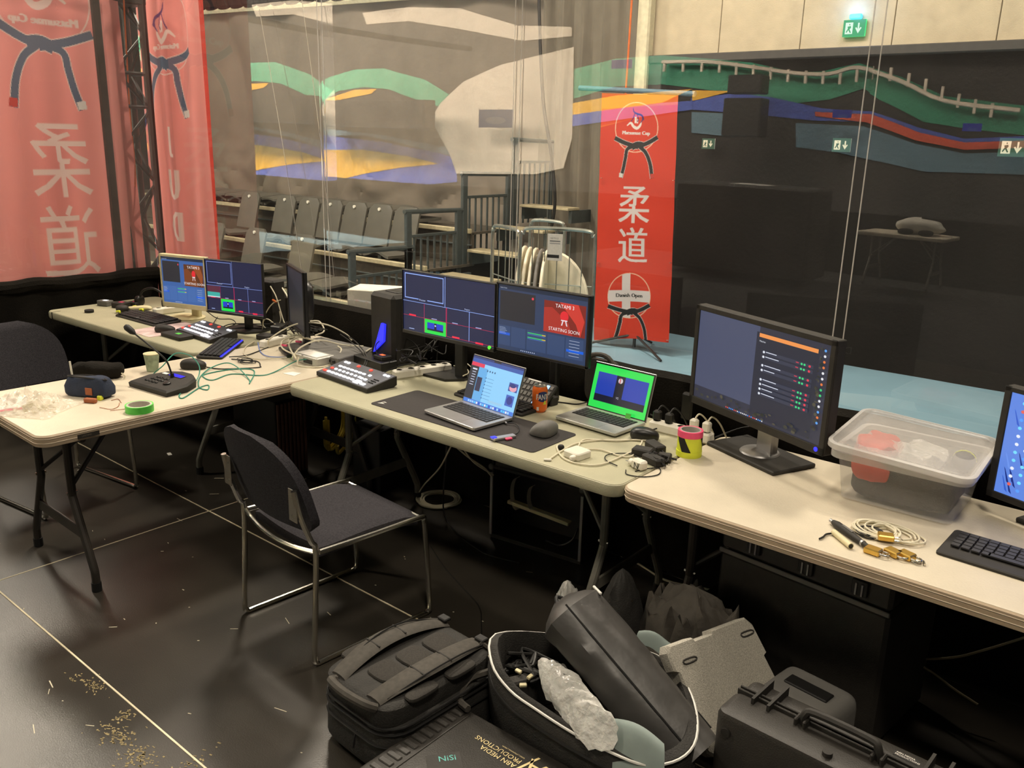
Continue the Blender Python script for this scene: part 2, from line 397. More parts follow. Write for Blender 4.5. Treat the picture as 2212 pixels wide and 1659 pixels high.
g = G().box((0, 0, 0), (.045, .022, .0006)); o = fin(g, 'white_label', 'paper', label='small white paper scrap on the black floor under the long left table', cat='paper'); c = P(366, 981, 0); o.location = (c.x, c.y, .001); o.rotation_euler = (0, 0, -.3)
# arena floor beyond and behind, dark upper hall
S('floor', G().box((-12, 0, -.45), (60, 44, .1)), 'arena_blue')
S('ceiling', G().box((-12, -2, 8.6), (60, 40, .2)), 'ceiling_dark')
# ---------------------------------------------------------------- far wall: concrete panels above black partition
wb = S('wall_back', G().box((2.2, 9.6, 4.6), (15.8, .3, 3.5)), 'concrete')
xs = [-5.70+i*.93 for i in range(17)]
for i in range(16):
    fin(G().box((xs[i]+.465, 9.43, 4.4), (.922, .05, 3.1), .004), 'concrete_panel', 'concrete', wb)
S('wall_left', G().box((-13.2, 11.1, 4), (16, .2, 9)), 'dark_hall')
fin(G().box((2.0, 9.36, 2.805), (15.4, .12, .09), .01), 'lintel', 'dark_frame', wb)
fin(G().box((-5.52, 9.38, 1.2), (.2, .12, 3.2), .01), 'frame_post', 'dark_frame', wb)
def drapefn(x0, x1, z0, z1, y, amp, fr, seed=0):
    def f(u, v):
        x = x0+(x1-x0)*u; z = z0+(z1-z0)*v
        return (x, y+amp*math.sin(x*fr+1.3*math.sin(x*1.7+seed)+.3*math.sin(z*2))+amp*.7*noise.noise(Vector((x*1.5, z*.6, seed))), z)
    return f
S('wall_partition', G().grid(drapefn(-5.44, 10, -.4, 2.8, 9.42, .02, 3.1), 150, 10), 'black_drape')
fin(G().box((-5.68, 9.33, 2.3), (.17, .14, 5.4), .02), 'column', 'cream_paint', label='cream painted column beside the concrete wall', cat='column')
fin(G().tube([(-5.80, 9.2, 5), (-5.82, 9.2, 2.4), (-5.86, 9.2, 1.5)], .012, 6), 'orange_cable', 'orange_cord', label='thin orange cable hanging beside the cream column', cat='cable')
def exit_sign(x, z, w_, lab, glow=False, grp=None):
    t = thing('exit_sign', lab, 'sign', (x, 9.34 if not glow else 9.38, z-w_*.36), 0, grp)
    h = w_*.72
    fin(G().box((0, 0, h/2), (w_, .03 if glow else .012, h), .003), 'plate', 'glow_green' if glow else 'paper', t)
    M = Mx((-w_/2, -.017 if glow else -.008, 0), 0, PI/2)
    gr = (40, 170, 110) if glow else (38, 82, 66); wh = (225, 255, 235) if glow else (225, 228, 205)
    it = [('r', .06, .08, .94, .92, gr), ('r', .10, .16, .44, .84, wh)]
    it += [('p', [(.27, .24), (.31, .24), (.31, .32), (.27, .32)], gr), ('p', [(.2, .4), (.34, .36), (.36, .46), (.3, .56), (.38, .76), (.33, .78), (.25, .6), (.18, .76), (.14, .72), (.22, .52)], gr)]
    it += [('r', .66, .2, .73, .62, wh), ('p', [(.55, .5), (.6, .45), (.695, .62), (.79, .45), (.84, .5), (.695, .82)], wh)]
    screen(t, M, w_, h, it, 'pictogram', 'screen_glow' if glow else 'printed', gr)
    if glow:
        fin(G().box((0, 0, h+.03), (w_*.55, .05, .05), .01), 'lamp', 'glow_blue', t)
        l = bpy.data.lights.new('exit_lamp', 'POINT'); l.energy = 3; l.color = (.2, .5, 1); l.shadow_soft_size = .1
        lo = bpy.data.objects.new('exit_lamp', l); link(lo, t); lo.location = (0, -.12, h+.08)
    return t
exit_sign(-4.76, 1.88, .16, 'green exit sign sticker nearest the red banner on the black wall')
exit_sign(-3.25, 1.9, .19, 'green exit sign sticker in the middle of the black wall')
exit_sign(-1.68, 1.915, .23, 'green exit sign sticker at the right end of the black wall')
exit_sign(-3.28, 3.03, .22, 'glowing green exit sign with blue lamp on the concrete wall', True)
# ---------------------------------------------------------------- rear hall behind the camera, seen as reflection in the clear sheets
wr = S('wall_rear', G().box((-14, -14.3, 4), (60, .3, 9)), 'dark_hall')
def mirrored_panel(px, m, lay=0):  # added panels, outlined to mirror as the coloured shapes in the sheets
    q = [PY(x, y, 20.56) for x, y in px]; yy = -14.14+.012*lay
    g = G(); a = [(v.x, yy, v.z) for v in q]; b = [(v.x, yy+.01, v.z) for v in q]; n = len(a)
    g.add(a+b, [tuple(range(n-1, -1, -1)), tuple(range(n, 2*n))]+[(i, (i+1) % n, n+(i+1) % n, n+i) for i in range(n)])
    return fin(g, 'reflection_panel', m, wr, smooth=0)
mirrored_panel([(440, 150), (520, 128), (575, 95), (600, 90), (640, 135), (680, 185), (720, 165), (780, 148), (850, 145), (930, 168), (1000, 215), (1100, 200), (1200, 155), (1300, 130), (1400, 122), (1600, 138), (1700, 158), (1760, 155), (1850, 135), (1950, 165), (2050, 205), (2250, 225), (2250, 290), (2100, 275), (2000, 262), (1900, 215), (1860, 190), (1780, 215), (1700, 225), (1600, 210), (1400, 185), (1300, 190), (1200, 220), (1100, 240), (1000, 240), (930, 218), (860, 190), (800, 186), (740, 195), (685, 232), (640, 190), (600, 152), (530, 130), (440, 160)], 'reflected_green')
mirrored_panel([(475, 158), (530, 135), (570, 142), (620, 165), (668, 205), (668, 218), (600, 178), (540, 152), (478, 168)], 'reflected_yellow', 1)
mirrored_panel([(680, 238), (720, 210), (780, 192), (832, 190), (820, 200), (740, 215), (684, 248)], 'reflected_yellow', 1)
mirrored_panel([(470, 245), (560, 248), (640, 285), (720, 292), (800, 290), (880, 305), (1000, 340), (1000, 392), (900, 400), (800, 418), (720, 438), (690, 452), (640, 415), (600, 390), (550, 385), (508, 400), (478, 280)], 'reflected_blue', 1)
mirrored_panel([(478, 277), (560, 287), (620, 292), (670, 310), (700, 322), (800, 322), (900, 335), (962, 352), (880, 360), (800, 374), (740, 388), (692, 396), (640, 350), (600, 330), (560, 350), (508, 396)], 'reflected_yellow', 2)
mirrored_panel([(945, 255), (965, 220), (1010, 175), (1080, 138), (1215, 103), (1215, 300), (1200, 365), (1150, 376), (1000, 374), (985, 330)], 'reflected_pale', 2)
mirrored_panel([(565, 405), (600, 360), (650, 280), (670, 300), (690, 345), (694, 455), (640, 425)], 'reflected_pale', 3)
mirrored_panel([(800, 25), (900, 12), (1000, 15), (1110, 55), (1210, 60), (1210, 80), (1120, 88), (1000, 60), (900, 42), (810, 50)], 'reflected_pale', 1)
mirrored_panel([(440, 240), (560, 236), (700, 275), (850, 290), (1000, 320), (1000, 336), (850, 305), (700, 290), (560, 248), (440, 250)], 'steel_blue', 1)
mirrored_panel([(1460, 215), (1560, 205), (1640, 212), (1760, 235), (1880, 240), (1990, 275), (2100, 298), (2250, 290), (2250, 305), (2100, 312), (1990, 292), (1880, 262), (1740, 262), (1600, 250), (1460, 240)], 'reflected_blue', 1)
mirrored_panel([(1464, 198), (1555, 200), (1464, 221)], 'reflected_yellow', 2)
mirrored_panel([(1215, 225), (1300, 210), (1464, 195), (1400, 225), (1215, 250)], 'reflected_yellow', 2)
mirrored_panel([(1215, 250), (1400, 225), (1464, 221), (1464, 240), (1215, 275)], 'reflected_blue', 2)
mirrored_panel([(1745, 243), (1880, 246), (1990, 285), (2100, 306), (2250, 300), (2250, 316), (2100, 322), (1980, 302), (1870, 264), (1745, 252)], 'reflected_orange', 3)
mirrored_panel([(1462, 245), (1560, 250), (1560, 300), (1462, 290)], 'steel_blue', 1)
mirrored_panel([(1700, 268), (1860, 272), (1980, 310), (2100, 330), (2250, 325), (2250, 375), (2000, 370), (1800, 330), (1700, 320)], 'steel_blue', 1)
g = G()
pth = [(1400, 137), (1500, 137), (1600, 148), (1700, 160), (1780, 160), (1850, 145), (1950, 175), (2050, 215), (2230, 235)]
q = [PY(x, y, 20.4) for x, y in pth]; g.tube([(v.x, -13.95, v.z) for v in q], .05, 5, 4)
for k in range(20):
    v = PY(1405+k*40, 0, 20.4); s_ = k/20*(len(pth)-1); i0 = int(s_); yy = pth[i0][1]+(pth[min(i0+1, 8)][1]-pth[i0][1])*(s_-i0)
    v = PY(1405+k*40, yy+8, 20.4); g.box((v.x, -13.95, v.z), (.06, .06, .28))
fin(g, 'rail', 'reflected_pale', wr)['kind'] = 'stuff'
for (x0, y0, x1, y1) in ((1545, 165, 1620, 205), (1535, 215, 1615, 300), (505, 190, 660, 245), (700, 215, 930, 275)):  # added dark boxes that mirror as silhouettes
    a = PY(x0, y0, 19.5); b = PY(x1, y1, 19.5)
    fin(G().box(((a.x+b.x)/2, -13.3, (a.z+b.z)/2), (abs(a.x-b.x), .5, abs(a.z-b.z)), .03), 'reflected_silhouette', 'plastic_black', wr)
for (x, y) in ((1058, 255),):
    a = PY(x-30, y-20, 19.8); b = PY(x+30, y+20, 19.8); M = Mx((b.x, -13.6, b.z), PI, PI/2)
    screen(wr, M, abs(a.x-b.x), abs(a.z-b.z), [('r', 0, 0, 1, 1, (120, 160, 230)), ('e', .5, .6, .3, .2, (230, 240, 255))], 'hall_screen')
for (x, y) in ((2112, 272), (1800, 245), (1303, 140), (1560, 178)):
    a = PY(x-22, y-9, 19.8); b = PY(x+22, y+9, 19.8); M = Mx((b.x, -13.6, b.z), PI, PI/2)
    screen(wr, M, abs(a.x-b.x), abs(a.z-b.z), [('r', 0, 0, 1, 1, (40, 70, 255)), ('r', .2, .6, .7, 1, (80, 120, 255))], 'hall_screen')
# ---------------------------------------------------------------- grey cloth hung over the far wall behind the seats
def gc(u, v):
    x = -19+11.35*u; z = .1+(4.0-.03*(x+10)-.1)*v
    y = 10.55-.10*abs(math.sin(x*2.1+.5*z))*(.4+.6*v)+.28*noise.noise(Vector((x*.8, z*.7, 3)))*(1-.4*v)-.25*max(0, .5-v)*abs(noise.noise(Vector((x*1.6, z*2.2, 9))))*3
    return (x, y, z)
fin(G().grid(gc, 160, 44), 'wall_cloth', 'grey_cloth', label='huge wrinkled grey cloth draped over the wall behind the seats', cat='cloth')
g = G().tube([(-19, 10.35, 4.20), (-10, 10.35, 3.97), (-7.4, 10.35, 3.9)], .05, 6, 1)
t_ = thing('curtain_bundle', 'row of black rolled cloths along the pale ledge above the grey cloth', 'cloth', (-13, 10.4, 4.1)); fin(g, 'ledge', 'cream_paint', t_, world=True)
for k in range(22):
    x = -18.6+k*.42; g = G().sup((x, 10.45, 4.19-(x+19)*.0257+.14), (.5, .5, .26), .7, 14, 8); fin(g, 'cloth_roll', 'black_cloth', t_, world=True)
g = G(); g.grid(drapefn(-19, -7.3, 4.1, 8.3, 11.0, .03, 1), 20, 4); S('wall_upper', g, 'concrete')
def gd(u, v):
    x = -7.75+2.0*u; z = -.4+5.5*v
    return (x, 10.1-.7*u+.06*math.sin(x*14)+.03*math.sin(x*31+z), z)
fin(G().grid(gd, 60, 10), 'side_drape', mat('drape_taupe', '6e6658', .9, var=.12, scale=3), label='taupe pleated drape between the grandstand and the cream column', cat='curtain')
fin(G().tube([PY(1164, -10, 9), PY(1168, 120, 9), PY(1175, 230, 9), PY(1190, 330, 9), PY(1199, 430, 9), PY(1190, 500, 9)], .02, 6), 'hanging_cable', 'cable_black', label='black cable bundle hanging down beside the highest railing', cat='cable')
# ---------------------------------------------------------------- grandstand: decks, seats, railings
gs = thing('grandstand', 'retractable grandstand with brown risers and pale deck edges', 'grandstand', (-11.5, 8, -.4))
ROWS = [(6.7, -.05), (7.5, .35), (8.3, .75), (9.2, 1.0)]
for k, (Y, z) in enumerate(ROWS[:3]):
    fin(G().box((-13.0, Y, z-.02), (11.1, .06, .06), .008), 'deck_edge', 'deck_rail', gs, world=True)
    fin(G().box((-13.0, Y+.05, z-.24), (11.1, .03, .38)), 'riser', 'riser_brown', gs, world=True)
    fin(G().box((-13.0, Y+.02, z-.20), (11.1, .03, .02), .004), 'riser_rib', 'rail_slate', gs, world=True)
    fin(G().box((-13.0, Y+.45, z-.05), (11.1, .86, .03)), 'deck', 'riser_brown', gs, world=True)
def mk_seat(name, lab, grp, folded):
    t = thing(name, lab, 'seat', (0, 0, 0), 0, grp)
    def cush(u, v):
        x = (u-.5)*.47; y = -.02+.42*v; return (x, y, .07+.03*math.sin(u*PI*2-PI/2)*(1-v)+.02*(1-v)*math.cos(v*3))
    g = G(); nu, nv = 10, 8
    def slab(fn, th, M=None):
        rings = []
        for j in range(nv+1):
            top = [Vector(fn(i/nu, j/nv)) for i in range(nu+1)]; rings.append(top+[p-Vector((0, 0, th)) for p in reversed(top)])
        if M is not None: rings = [[M @ p for p in r] for r in rings]
        g.loft(rings)
    slab(cush, .035); fin(g, 'cushion', 'seat_grey', t)
    def bk(u, v):
        wv = .475*(1-.05*v)*(1-.30*max(0, (v-.88)/.12)**2); return ((u-.5)*wv, .55*v, .02*math.cos((u-.5)*PI)-.03*v*v)
    g = G()
    M = Mx((0, .42, .10), 0, PI/2*.86) if not folded else Mx((0, .44, .17), 0, 0) @ Matrix.Rotation(PI, 4, 'X') @ Matrix.Scale(-1, 4, (1, 0, 0)) @ Matrix.Scale(-1, 4, (0, 0, 1))
    slab(bk, .03, M); fin(g, 'backrest', 'seat_grey', t)
    if not folded:
        p = M @ Vector((0, .485, -.005)); fin(G().cyl(p+Vector((0, -.001, 0)), p+Vector((0, -.022, 0)), .022), 'number_disc', 'seat_white', t)
    fin(G().box((0, .2, .0), (.06, .3, .09)), 'bracket', 'rail_slate', t)
    return t
up = mk_seat('stadium_seat', 'x', None, False); fo = mk_seat('folded_seat', 'x', None, True)
names = ['leftmost', 'second', 'third', 'fourth', 'fifth', 'sixth', 'seventh', 'eighth']
UX = [-12.35, -11.832, -10.937, -10.388, -9.882, -9.373, -8.865, -8.359]
first = True
for i, x in enumerate(UX[1:]):
    lab = names[i]+' upright grey seat in the upper row behind the clear sheet'
    if first: up.location = (x, 7.52, .35); up['label'] = lab; up['group'] = 'upright grandstand seats'; first = False
    else: dup(up, (x, 7.52, .35), 0, lab)
for x, lab in ((-10.58, 'left upright grey seat alone in the lower row above the black monitor'), (-9.508, 'right upright grey seat alone in the lower row above the edge-on monitor'), (-11.6, 'upright grey lower row seat behind the red fabric banner')):
    dup(up, (x, 6.72, -.05), 0, lab)
first = True; n_f = 0
for Y, z, X0, X1, w_ in ((8.32, .75, -13.6, -8.2, 'top row'), (6.72, -.05, -9.0, -8.3, 'front row'), (6.72, -.05, -10.07, -10.0, 'front row gap')):
    x = X0
    while x < X1:
        if w_ == 'top row': n_t = int(round((x+13.6)/.5)); tl = 'grey seat folded flat in the top row, %s from the left' % ['first', 'second', 'third', 'fourth', 'fifth', 'sixth', 'seventh', 'eighth', 'ninth', 'tenth', 'eleventh'][n_t]
        if first: fo.location = (x, Y, z); fo['label'] = tl; fo['group'] = 'folded seats in the top row'; first = False
        elif w_ == 'top row': dup(fo, (x, Y, z), 0, tl)
        else: dup(fo, (x, Y, z), 0, 'grey folded seat in the front row, %s' % ['beside the railing', 'between railing and upright seat', 'between the two upright seats'][n_f % 3], 'folded seats in the front row'); n_f += 1
        x += .5
for k, (Y, z, lab) in enumerate(((6.35, .62, 'lowest'), (7.22, 1.02, 'second'), (8.2, 1.445, 'third'), (9.18, 1.871, 'highest'))):
    t = thing('stair_railing', lab+' slate grey railing section with upright bars at the grandstand stairs', 'railing', (-7.5, Y, z-1.15))
    fin(G().tube([(0, -.03, 1.15), (0, .98, 1.13)], .028, 8, 1), 'top_rail', 'rail_slate', t)
    for yy in (.03, .9): fin(G().box((0, yy, .58), (.05, .09, 1.14), .008), 'post', 'rail_slate', t)
    fin(G().box((0, .47, .86), (.03, .85, .035), .005), 'middle_rail', 'rail_slate', t)
    for q in range(7): fin(G().box((0, .13+q*.115, .45), (.022, .025, .8), .003), 'bar', 'rail_slate', t)
for k in range(6):
    z = -.28+k*.26; Y = 6.75+k*.52
    fin(G().box((-7.0, Y, z), (.8, .26, .035), .006), 'stair_step', 'deck_rail', gs, world=True)
    for q in (-7.4, -6.62): fin(G().box((q, Y+.2, z-.1), (.05, .5, .16)), 'stringer', 'rail_slate', gs, world=True)
# ---------------------------------------------------------------- roll cage with round table tops
rc = thing('roll_cage', 'galvanised wire roll cage holding round table tops', 'cart', (-4.95, 6.5, -.4))
def hoop(x0, y0, x1, y1, top, nb, nm):
    a = Vector((x0, y0, 0)); b = Vector((x1, y1, 0)); d = b-a
    g = G().tube([a+Vector((0, 0, .15)), a+Vector((0, 0, top-.16)), a+d*.04+Vector((0, 0, top-.05)), a+d*.14+Vector((0, 0, top)), b-d*.14+Vector((0, 0, top)), b-d*.04+Vector((0, 0, top-.05)), b+Vector((0, 0, top-.16)), b+Vector((0, 0, .15))], .017, 8, 4)
    p = fin(g, nm, 'wire_zinc', rc)
    for k in range(1, nb): q = a+d*k/nb; fin(G().cyl(q+Vector((0, 0, .15)), q+Vector((0, 0, top-.01)), .005, n=6), 'wire', 'wire_zinc', p)
    for z in (.5, 1.0): fin(G().cyl(a+Vector((0, 0, z)), b+Vector((0, 0, z)), .006, n=6), 'cross_wire', 'wire_zinc', p)
hoop(-.55, -.05, -.03, -.28, 1.47, 4, 'side_frame'); hoop(-.02, -.28, .60, .02, 1.50, 6, 'side_frame'); hoop(-.48, .45, -.05, .45, 1.50, 4, 'side_frame')
fin(G().box((0, .1, .15), (1.1, .75, .05), .01), 'base', 'wire_zinc', rc)
for x, y in ((-.5, -.1), (.5, -.1), (-.5, .4), (.5, .4)): fin(G().cyl((x, y-.02, .07), (x, y+.02, .07), .065), 'wheel', 'black_rubber', rc)
disc = None
labs = ['patterned grey', 'second thin cream', 'third thin cream', 'dark grey', 'fifth cream', 'frontmost pale']
for k in range(6):
    g = G(); r = .46 if k < 5 else .44; g.lathe([(r-.01, -.015), (r, -.008), (r, .008), (r-.01, .015)], n=48)
    o = fin(g, 'round_table_top', ['pale_laminate', 'pale_laminate', 'pale_laminate', 'box_grey', 'pale_laminate', 'pale_laminate'][k], label=labs[k]+' round table top standing upright in the wire roll cage', cat='table top', group='round table tops in the cage')
    yaw = [.72, .66, .6, .55, .45, .12][k]
    o.rotation_euler = (PI/2, 0, -yaw if k == 5 else -1.05); o.location = (-5.22+k*.085, 6.62-(.02*k), .42) if k < 5 else (-4.80, 6.54, .44)
    COL.objects.link
t = thing('cage_notice', 'white printed notice wired to the roll cage front', 'paper', (-4.63, 6.30, .83), .35)
screen(t, Mx((-.07, -.02, 0), 0, PI/2), .14, .24, [('r', 0, 0, 1, 1, (215, 210, 200)), ('t', 'NOTICE', .2, .2, .06, (60, 60, 60)), ('r', .15, .25, .85, .3, (120, 120, 120)), ('r', .15, .34, .85, .38, (150, 150, 150)), ('r', 0, .78, .8, .9, (30, 30, 30))], 'sheet', 'printed')
# ---------------------------------------------------------------- printed banners
class Canvas:
    def __init__(s, w_, h_, bg):
        s.w, s.h = w_, h_; s.a = np.zeros((h_, w_, 3)); s.a[:] = lin(tuple(v/255 for v in bg))
        s.X, s.Y = np.meshgrid((np.arange(w_)+.5)/w_, (np.arange(h_)+.5)/h_)
        s.asp = 1.0; s.mir = False
    def col(s, c): return np.array(lin(tuple(v/255 for v in c)))
    def poly(s, pts, c, out=None):
        if s.mir: pts = [(1-x, y) for x, y in pts]
        m = np.zeros(s.X.shape, bool); n = len(pts)
        xs = [p[0] for p in pts]; ys = [p[1] for p in pts]
        i0 = max(0, int(min(ys)*s.h)-1); i1 = min(s.h, int(max(ys)*s.h)+2); j0 = max(0, int(min(xs)*s.w)-1); j1 = min(s.w, int(max(xs)*s.w)+2)
        if i1 <= i0 or j1 <= j0: return
        X = s.X[i0:i1, j0:j1]; Y = s.Y[i0:i1, j0:j1]; m = np.zeros(X.shape, bool)
        for i in range(n):
            x1, y1 = pts[i]; x2, y2 = pts[(i+1) % n]
            if y1 == y2: continue
            m ^= ((y1 > Y) != (y2 > Y)) & (X < (x2-x1)*(Y-y1)/(y2-y1)+x1)
        s.a[i0:i1, j0:j1][m] = s.col(c)
    def stroke(s, pts, wd, c, k=6):
        ps = crom([(x, y*s.asp, 0) for x, y in pts], k); L_ = []; R_ = []
        for i, p in enumerate(ps):
            t = ps[min(i+1, len(ps)-1)]-ps[max(i-1, 0)]
            if t.length == 0: continue
            t.normalize(); ww = (wd(i/(len(ps)-1)) if callable(wd) else wd)/2; n2 = Vector((-t.y, t.x, 0))*ww
            L_.append(((p+n2).x, (p+n2).y/s.asp)); R_.append(((p-n2).x, (p-n2).y/s.asp))
        s.poly(L_+R_[::-1], c)
    def ring(s, cx, cy, r, wd, c, fill=None):
        if s.mir: cx = 1-cx
        d = np.sqrt((s.X-cx)**2+((s.Y-cy)*s.asp)**2)
        if fill is not None: s.a[d < r] = s.col(fill)
        s.a[(d < r) & (d > r-wd)] = s.col(c)
    def text(s, t, cx, cy, h, c, sx=1, bold=0):
        if bold:
            for o in (-bold, bold): s.text(t, cx+o, cy, h, c, sx)
        v, f, wd = glyphs(t); hh = h
        for fc in f:
            pts = [(cx+(v[i][0]-wd/2)*hh*sx, cy-(v[i][1]-.5)*hh/s.asp) for i in fc]
            s.poly(pts, c)
    def belt(s, cx, cy, k, dark, line, flags=False):
        q = lambda pts: [(cx+x*k, cy+y*k/s.asp) for x, y in pts]
        for col_, e in ((line, .035), (dark, 0)):
            s.stroke(q([(-.98, .44), (-.5, .62), (-.1, .72), (.15, .78)]), (.17+e)*k, col_)
            s.stroke(q([(.98, .36), (.6, .58), (.2, .74)]), (.17+e)*k, col_)
            s.stroke(q([(-.02, .74), (-.35, .86), (-.42, 1.2), (-.5, 1.6), (-.62, 2.02)]), (.15+e)*k, col_)
            s.stroke(q([(.2, .76), (.5, 1.0), (.72, 1.45), (.83, 2.02)]), (.15+e)*k, col_)
            s.stroke(q([(-.15, .78), (.12, .68), (.4, .72)]), (.26+e)*k, col_)
        if flags:
            s.poly(q([(-.70, 1.82), (-.52, 1.86), (-.55, 2.02), (-.72, 2.0)]), (235, 232, 225)); s.poly(q([(.74, 1.84), (.9, 1.82), (.93, 2.0), (.76, 2.02)]), (214, 70, 60))
    def emblem(s, cx, cy, k, white, blue):
        q = lambda pts: [(cx+x*k, cy+y*k/s.asp) for x, y in pts]
        s.stroke(q([(-.55, .38), (-.3, .22), (-.1, .42), (.15, .5), (.35, .3), (.38, .12)]), lambda t: (.05+.12*math.sin(t*PI))*k, white)
        s.stroke(q([(.02, -.12), (.02, .22)]), .14*k, white); s.stroke(q([(.16, .0), (.14, .24)]), .08*k, white)
        s.stroke(q([(-.18, -.62), (-.1, -.4), (.1, -.3), (.4, -.22), (.5, -.02), (.34, .2)]), lambda t: (.03+.08*math.sin(t*PI))*k, blue)
        s.stroke(q([(-.05, -.3), (-.15, -.05), (-.3, .15)]), .05*k, blue); s.stroke(q([(.1, -.28), (.2, 0), (.12, .15)]), .05*k, blue)
        s.ring_at(cx+.5*k, cy+-.02*k/s.asp, .07*k, blue)
    def ring_at(s, cx, cy, r, c):
        s.poly([(cx+r*math.cos(a*PI/8), cy+r*math.sin(a*PI/8)/s.asp) for a in range(16)], c)
def banner(name, cv, fn, label, cat, parent=None):
    # soften (average 2x2) then lay the print on the cloth
    a = cv.a; a = (a[0::2, 0::2]+a[1::2, 0::2]+a[0::2, 1::2]+a[1::2, 1::2])/4
    h_, w_ = a.shape[:2]; g = G()
    vs = [fn(i/w_, 1-j/h_) for j in range(h_+1) for i in range(w_+1)]
    g.v = [Vector(v) for v in vs]
    g.f = [(j*(w_+1)+i, (j+1)*(w_+1)+i, (j+1)*(w_+1)+i+1, j*(w_+1)+i+1) for j in range(h_) for i in range(w_)]
    g.c = [tuple(a[j, i]) for j in range(h_) for i in range(w_)]
    return fin(g, name, 'banner_cloth', parent, label=label, cat=cat, smooth=180)
RED = (226, 62, 38); WH = (236, 226, 224); DK = (28, 30, 34)
cv = Canvas(300, 880, RED); cv.asp = 2.93
m_ = (cv.Y*1.0+cv.X*.12) < .115; cv.a[m_] = cv.col((242, 112, 44))
cv.poly([(0, .0), (1, 0), (1, .05), (0, .13)], (244, 118, 44)); cv.poly([(.0, .06), (1, .035), (1, .06), (0, .125)], (238, 84, 50))
cv.ring(.485, .127, .285, .012, (250, 200, 170)); cv.emblem(.47, .095, .20, (250, 240, 235), (52, 44, 120))
cv.text('Matsumae Cup', .485, .150, .055, WH, 1.0, .004)
cv.belt(.485, .127, .285, DK, (235, 220, 215), True)
for t_, y_ in (('柔', .43), ('道', .595)): cv.text(t_, .50, y_, .43, WH, .88, .006)
cv.ring(.47, .812, .29, .012, (250, 200, 170))
cv.a[(abs(cv.X-.425) < .055) & (np.sqrt((cv.X-.47)**2+((cv.Y-.812)*cv.asp)**2) < .283)] = cv.col(WH)
cv.a[(abs(cv.Y-.812) < .024) & (np.sqrt((cv.X-.47)**2+((cv.Y-.812)*cv.asp)**2) < .283)] = cv.col(WH)
cv.text('Danish Open', .47, .812, .062, (40, 38, 36), 1.0, .004)
cv.belt(.47, .812, .285, DK, (235, 220, 215))
tb = thing('banner_stand', 'red judo banner on a thin stand in front of the black wall', 'banner', (-5.0, 8.3, -.4))
BL, BR, TL_, TR_ = PY(1283, 735, 8.3), PY(1445, 740, 8.3), PY(1300, 201, 8.3), PY(1465, 206, 8.3)
def bf(u, v):
    p = (BL*(1-u)+BR*u)*(1-v)+(TL_*(1-u)+TR_*u)*v
    c = math.sin(PI*u)*.012*math.sin(v*PI)
    p = p+Vector((0, -c*2-.012*math.sin(u*9+v*3)*(1-v)**3*2-.004*math.sin(v*25+u*4), (-.03*math.sin(PI*u))*(1 if v < .5 else 0)*(1-2*v if v < .5 else 0)*-1))
    return p-Vector(tb.location)
banner('banner_cloth', cv, bf, None, None, tb)
a, b = PY(1252, 190, 8.34), PY(1502, 203, 8.34)
fin(G().cyl(a, b, .028, n=10), 'wrapped_pole', 'steel_blue', tb, world=True)
fin(G().box((-4.98, 8.36, 1.0), (.03, .03, 2.75), .004), 'mast', 'plastic_black', tb, world=True)
for q in ((-4.45, 8.05), (-5.5, 8.05), (-4.98, 8.75)): fin(G().cyl((-4.98, 8.36, -.22), (*q, -.385), .014, n=6), 'foot', 'plastic_black', tb, world=True)
for px, py in ((1300, 385), (1455, 390), (1293, 568), (1448, 568), (1441, 735)):
    c = PY(px, py, 8.27); fin(G().lathe([(.008, 0), (.016, .004), (.016, 0)], n=10, c=(0, 0, 0)), 'eyelet', 'chrome', tb).location = c-Vector(tb.location)
# banners seen from behind (mirrored, print showing through)
PK = (252, 160, 152); BW = (252, 222, 212); BD = (96, 108, 130)
def back_canvas(w_, h_):
    cv = Canvas(w_, h_, PK); cv.asp = 2.93
    cv.a[:] = cv.a*(1+.10*np.sin(cv.X*9+2*cv.Y)[..., None]*np.array([.6, 1.2, 1.2])+.07*np.sin(cv.X*31+5*cv.Y)[..., None]); return cv
cv = back_canvas(340, 980)
cv.mir = False; cv.ring(.5, .078, .30, .008, BW)
cv.mir = True
cv.emblem(.5, .05, .28, BW, (120, 70, 120)); cv.text('Matsumae Cup', .5, .128, .062, BW, 1.05, .006); cv.belt(.5, .10, .30, BD, BW, True)
for t_, y_ in (('柔', .417), ('道', .595)): cv.text(t_, .5, y_, .47, BW, .80)
XL = -6.0
pr_, pl_ = PX(303, 500, XL), None
yR = pr_.y; WB = 1.0; ztop = 2.78; HB = 2.93
# height of the kanji tells where the cloth hangs
zk = PX(118, 345, XL).z; ztop = zk+.415*HB
def lb(u, v):
    y = yR-WB+WB*u+.01*math.sin(v*5); return Vector((XL-.012*math.sin(u*11+v*2)-.02*math.sin(u*23-v*1.5)*(1.05-v)-.0, y, ztop-HB+HB*v))
banner('hanging_banner', cv, lb, 'pink backside of a red banner with mirrored kanji left of the truss tower', 'banner')
cv = back_canvas(260, 880); cv.asp = 3.2
cv.mir = False; cv.mir = True
cv.ring(.54, .085, .33, .008, BW); cv.emblem(.54, .065, .26, BW, (120, 70, 120)); cv.text('Matsumae Cup', .54, .12, .055, BW, .9, .005); cv.belt(.54, .085, .33, BD, BW, True)
for ch, y_ in (('J', .355), ('U', .465), ('D', .575), ('O', .70)): cv.text(ch, .54, y_, .25 if ch != 'O' else .3, BW, .75, .018)
JR, JW = PY(467, 555, 3.5), .86
jz = PY(378, 320, 3.5).z+.37*2.75
def jb(u, v):
    return Vector((JR.x-JW+JW*u-.0, 3.5+.02*math.sin(u*9+v*1.4)+.012*math.sin(u*21), jz-2.75+2.75*v))
banner('hanging_banner', cv, jb, 'pink backside of a red banner with mirrored letters right of the truss tower', 'banner')
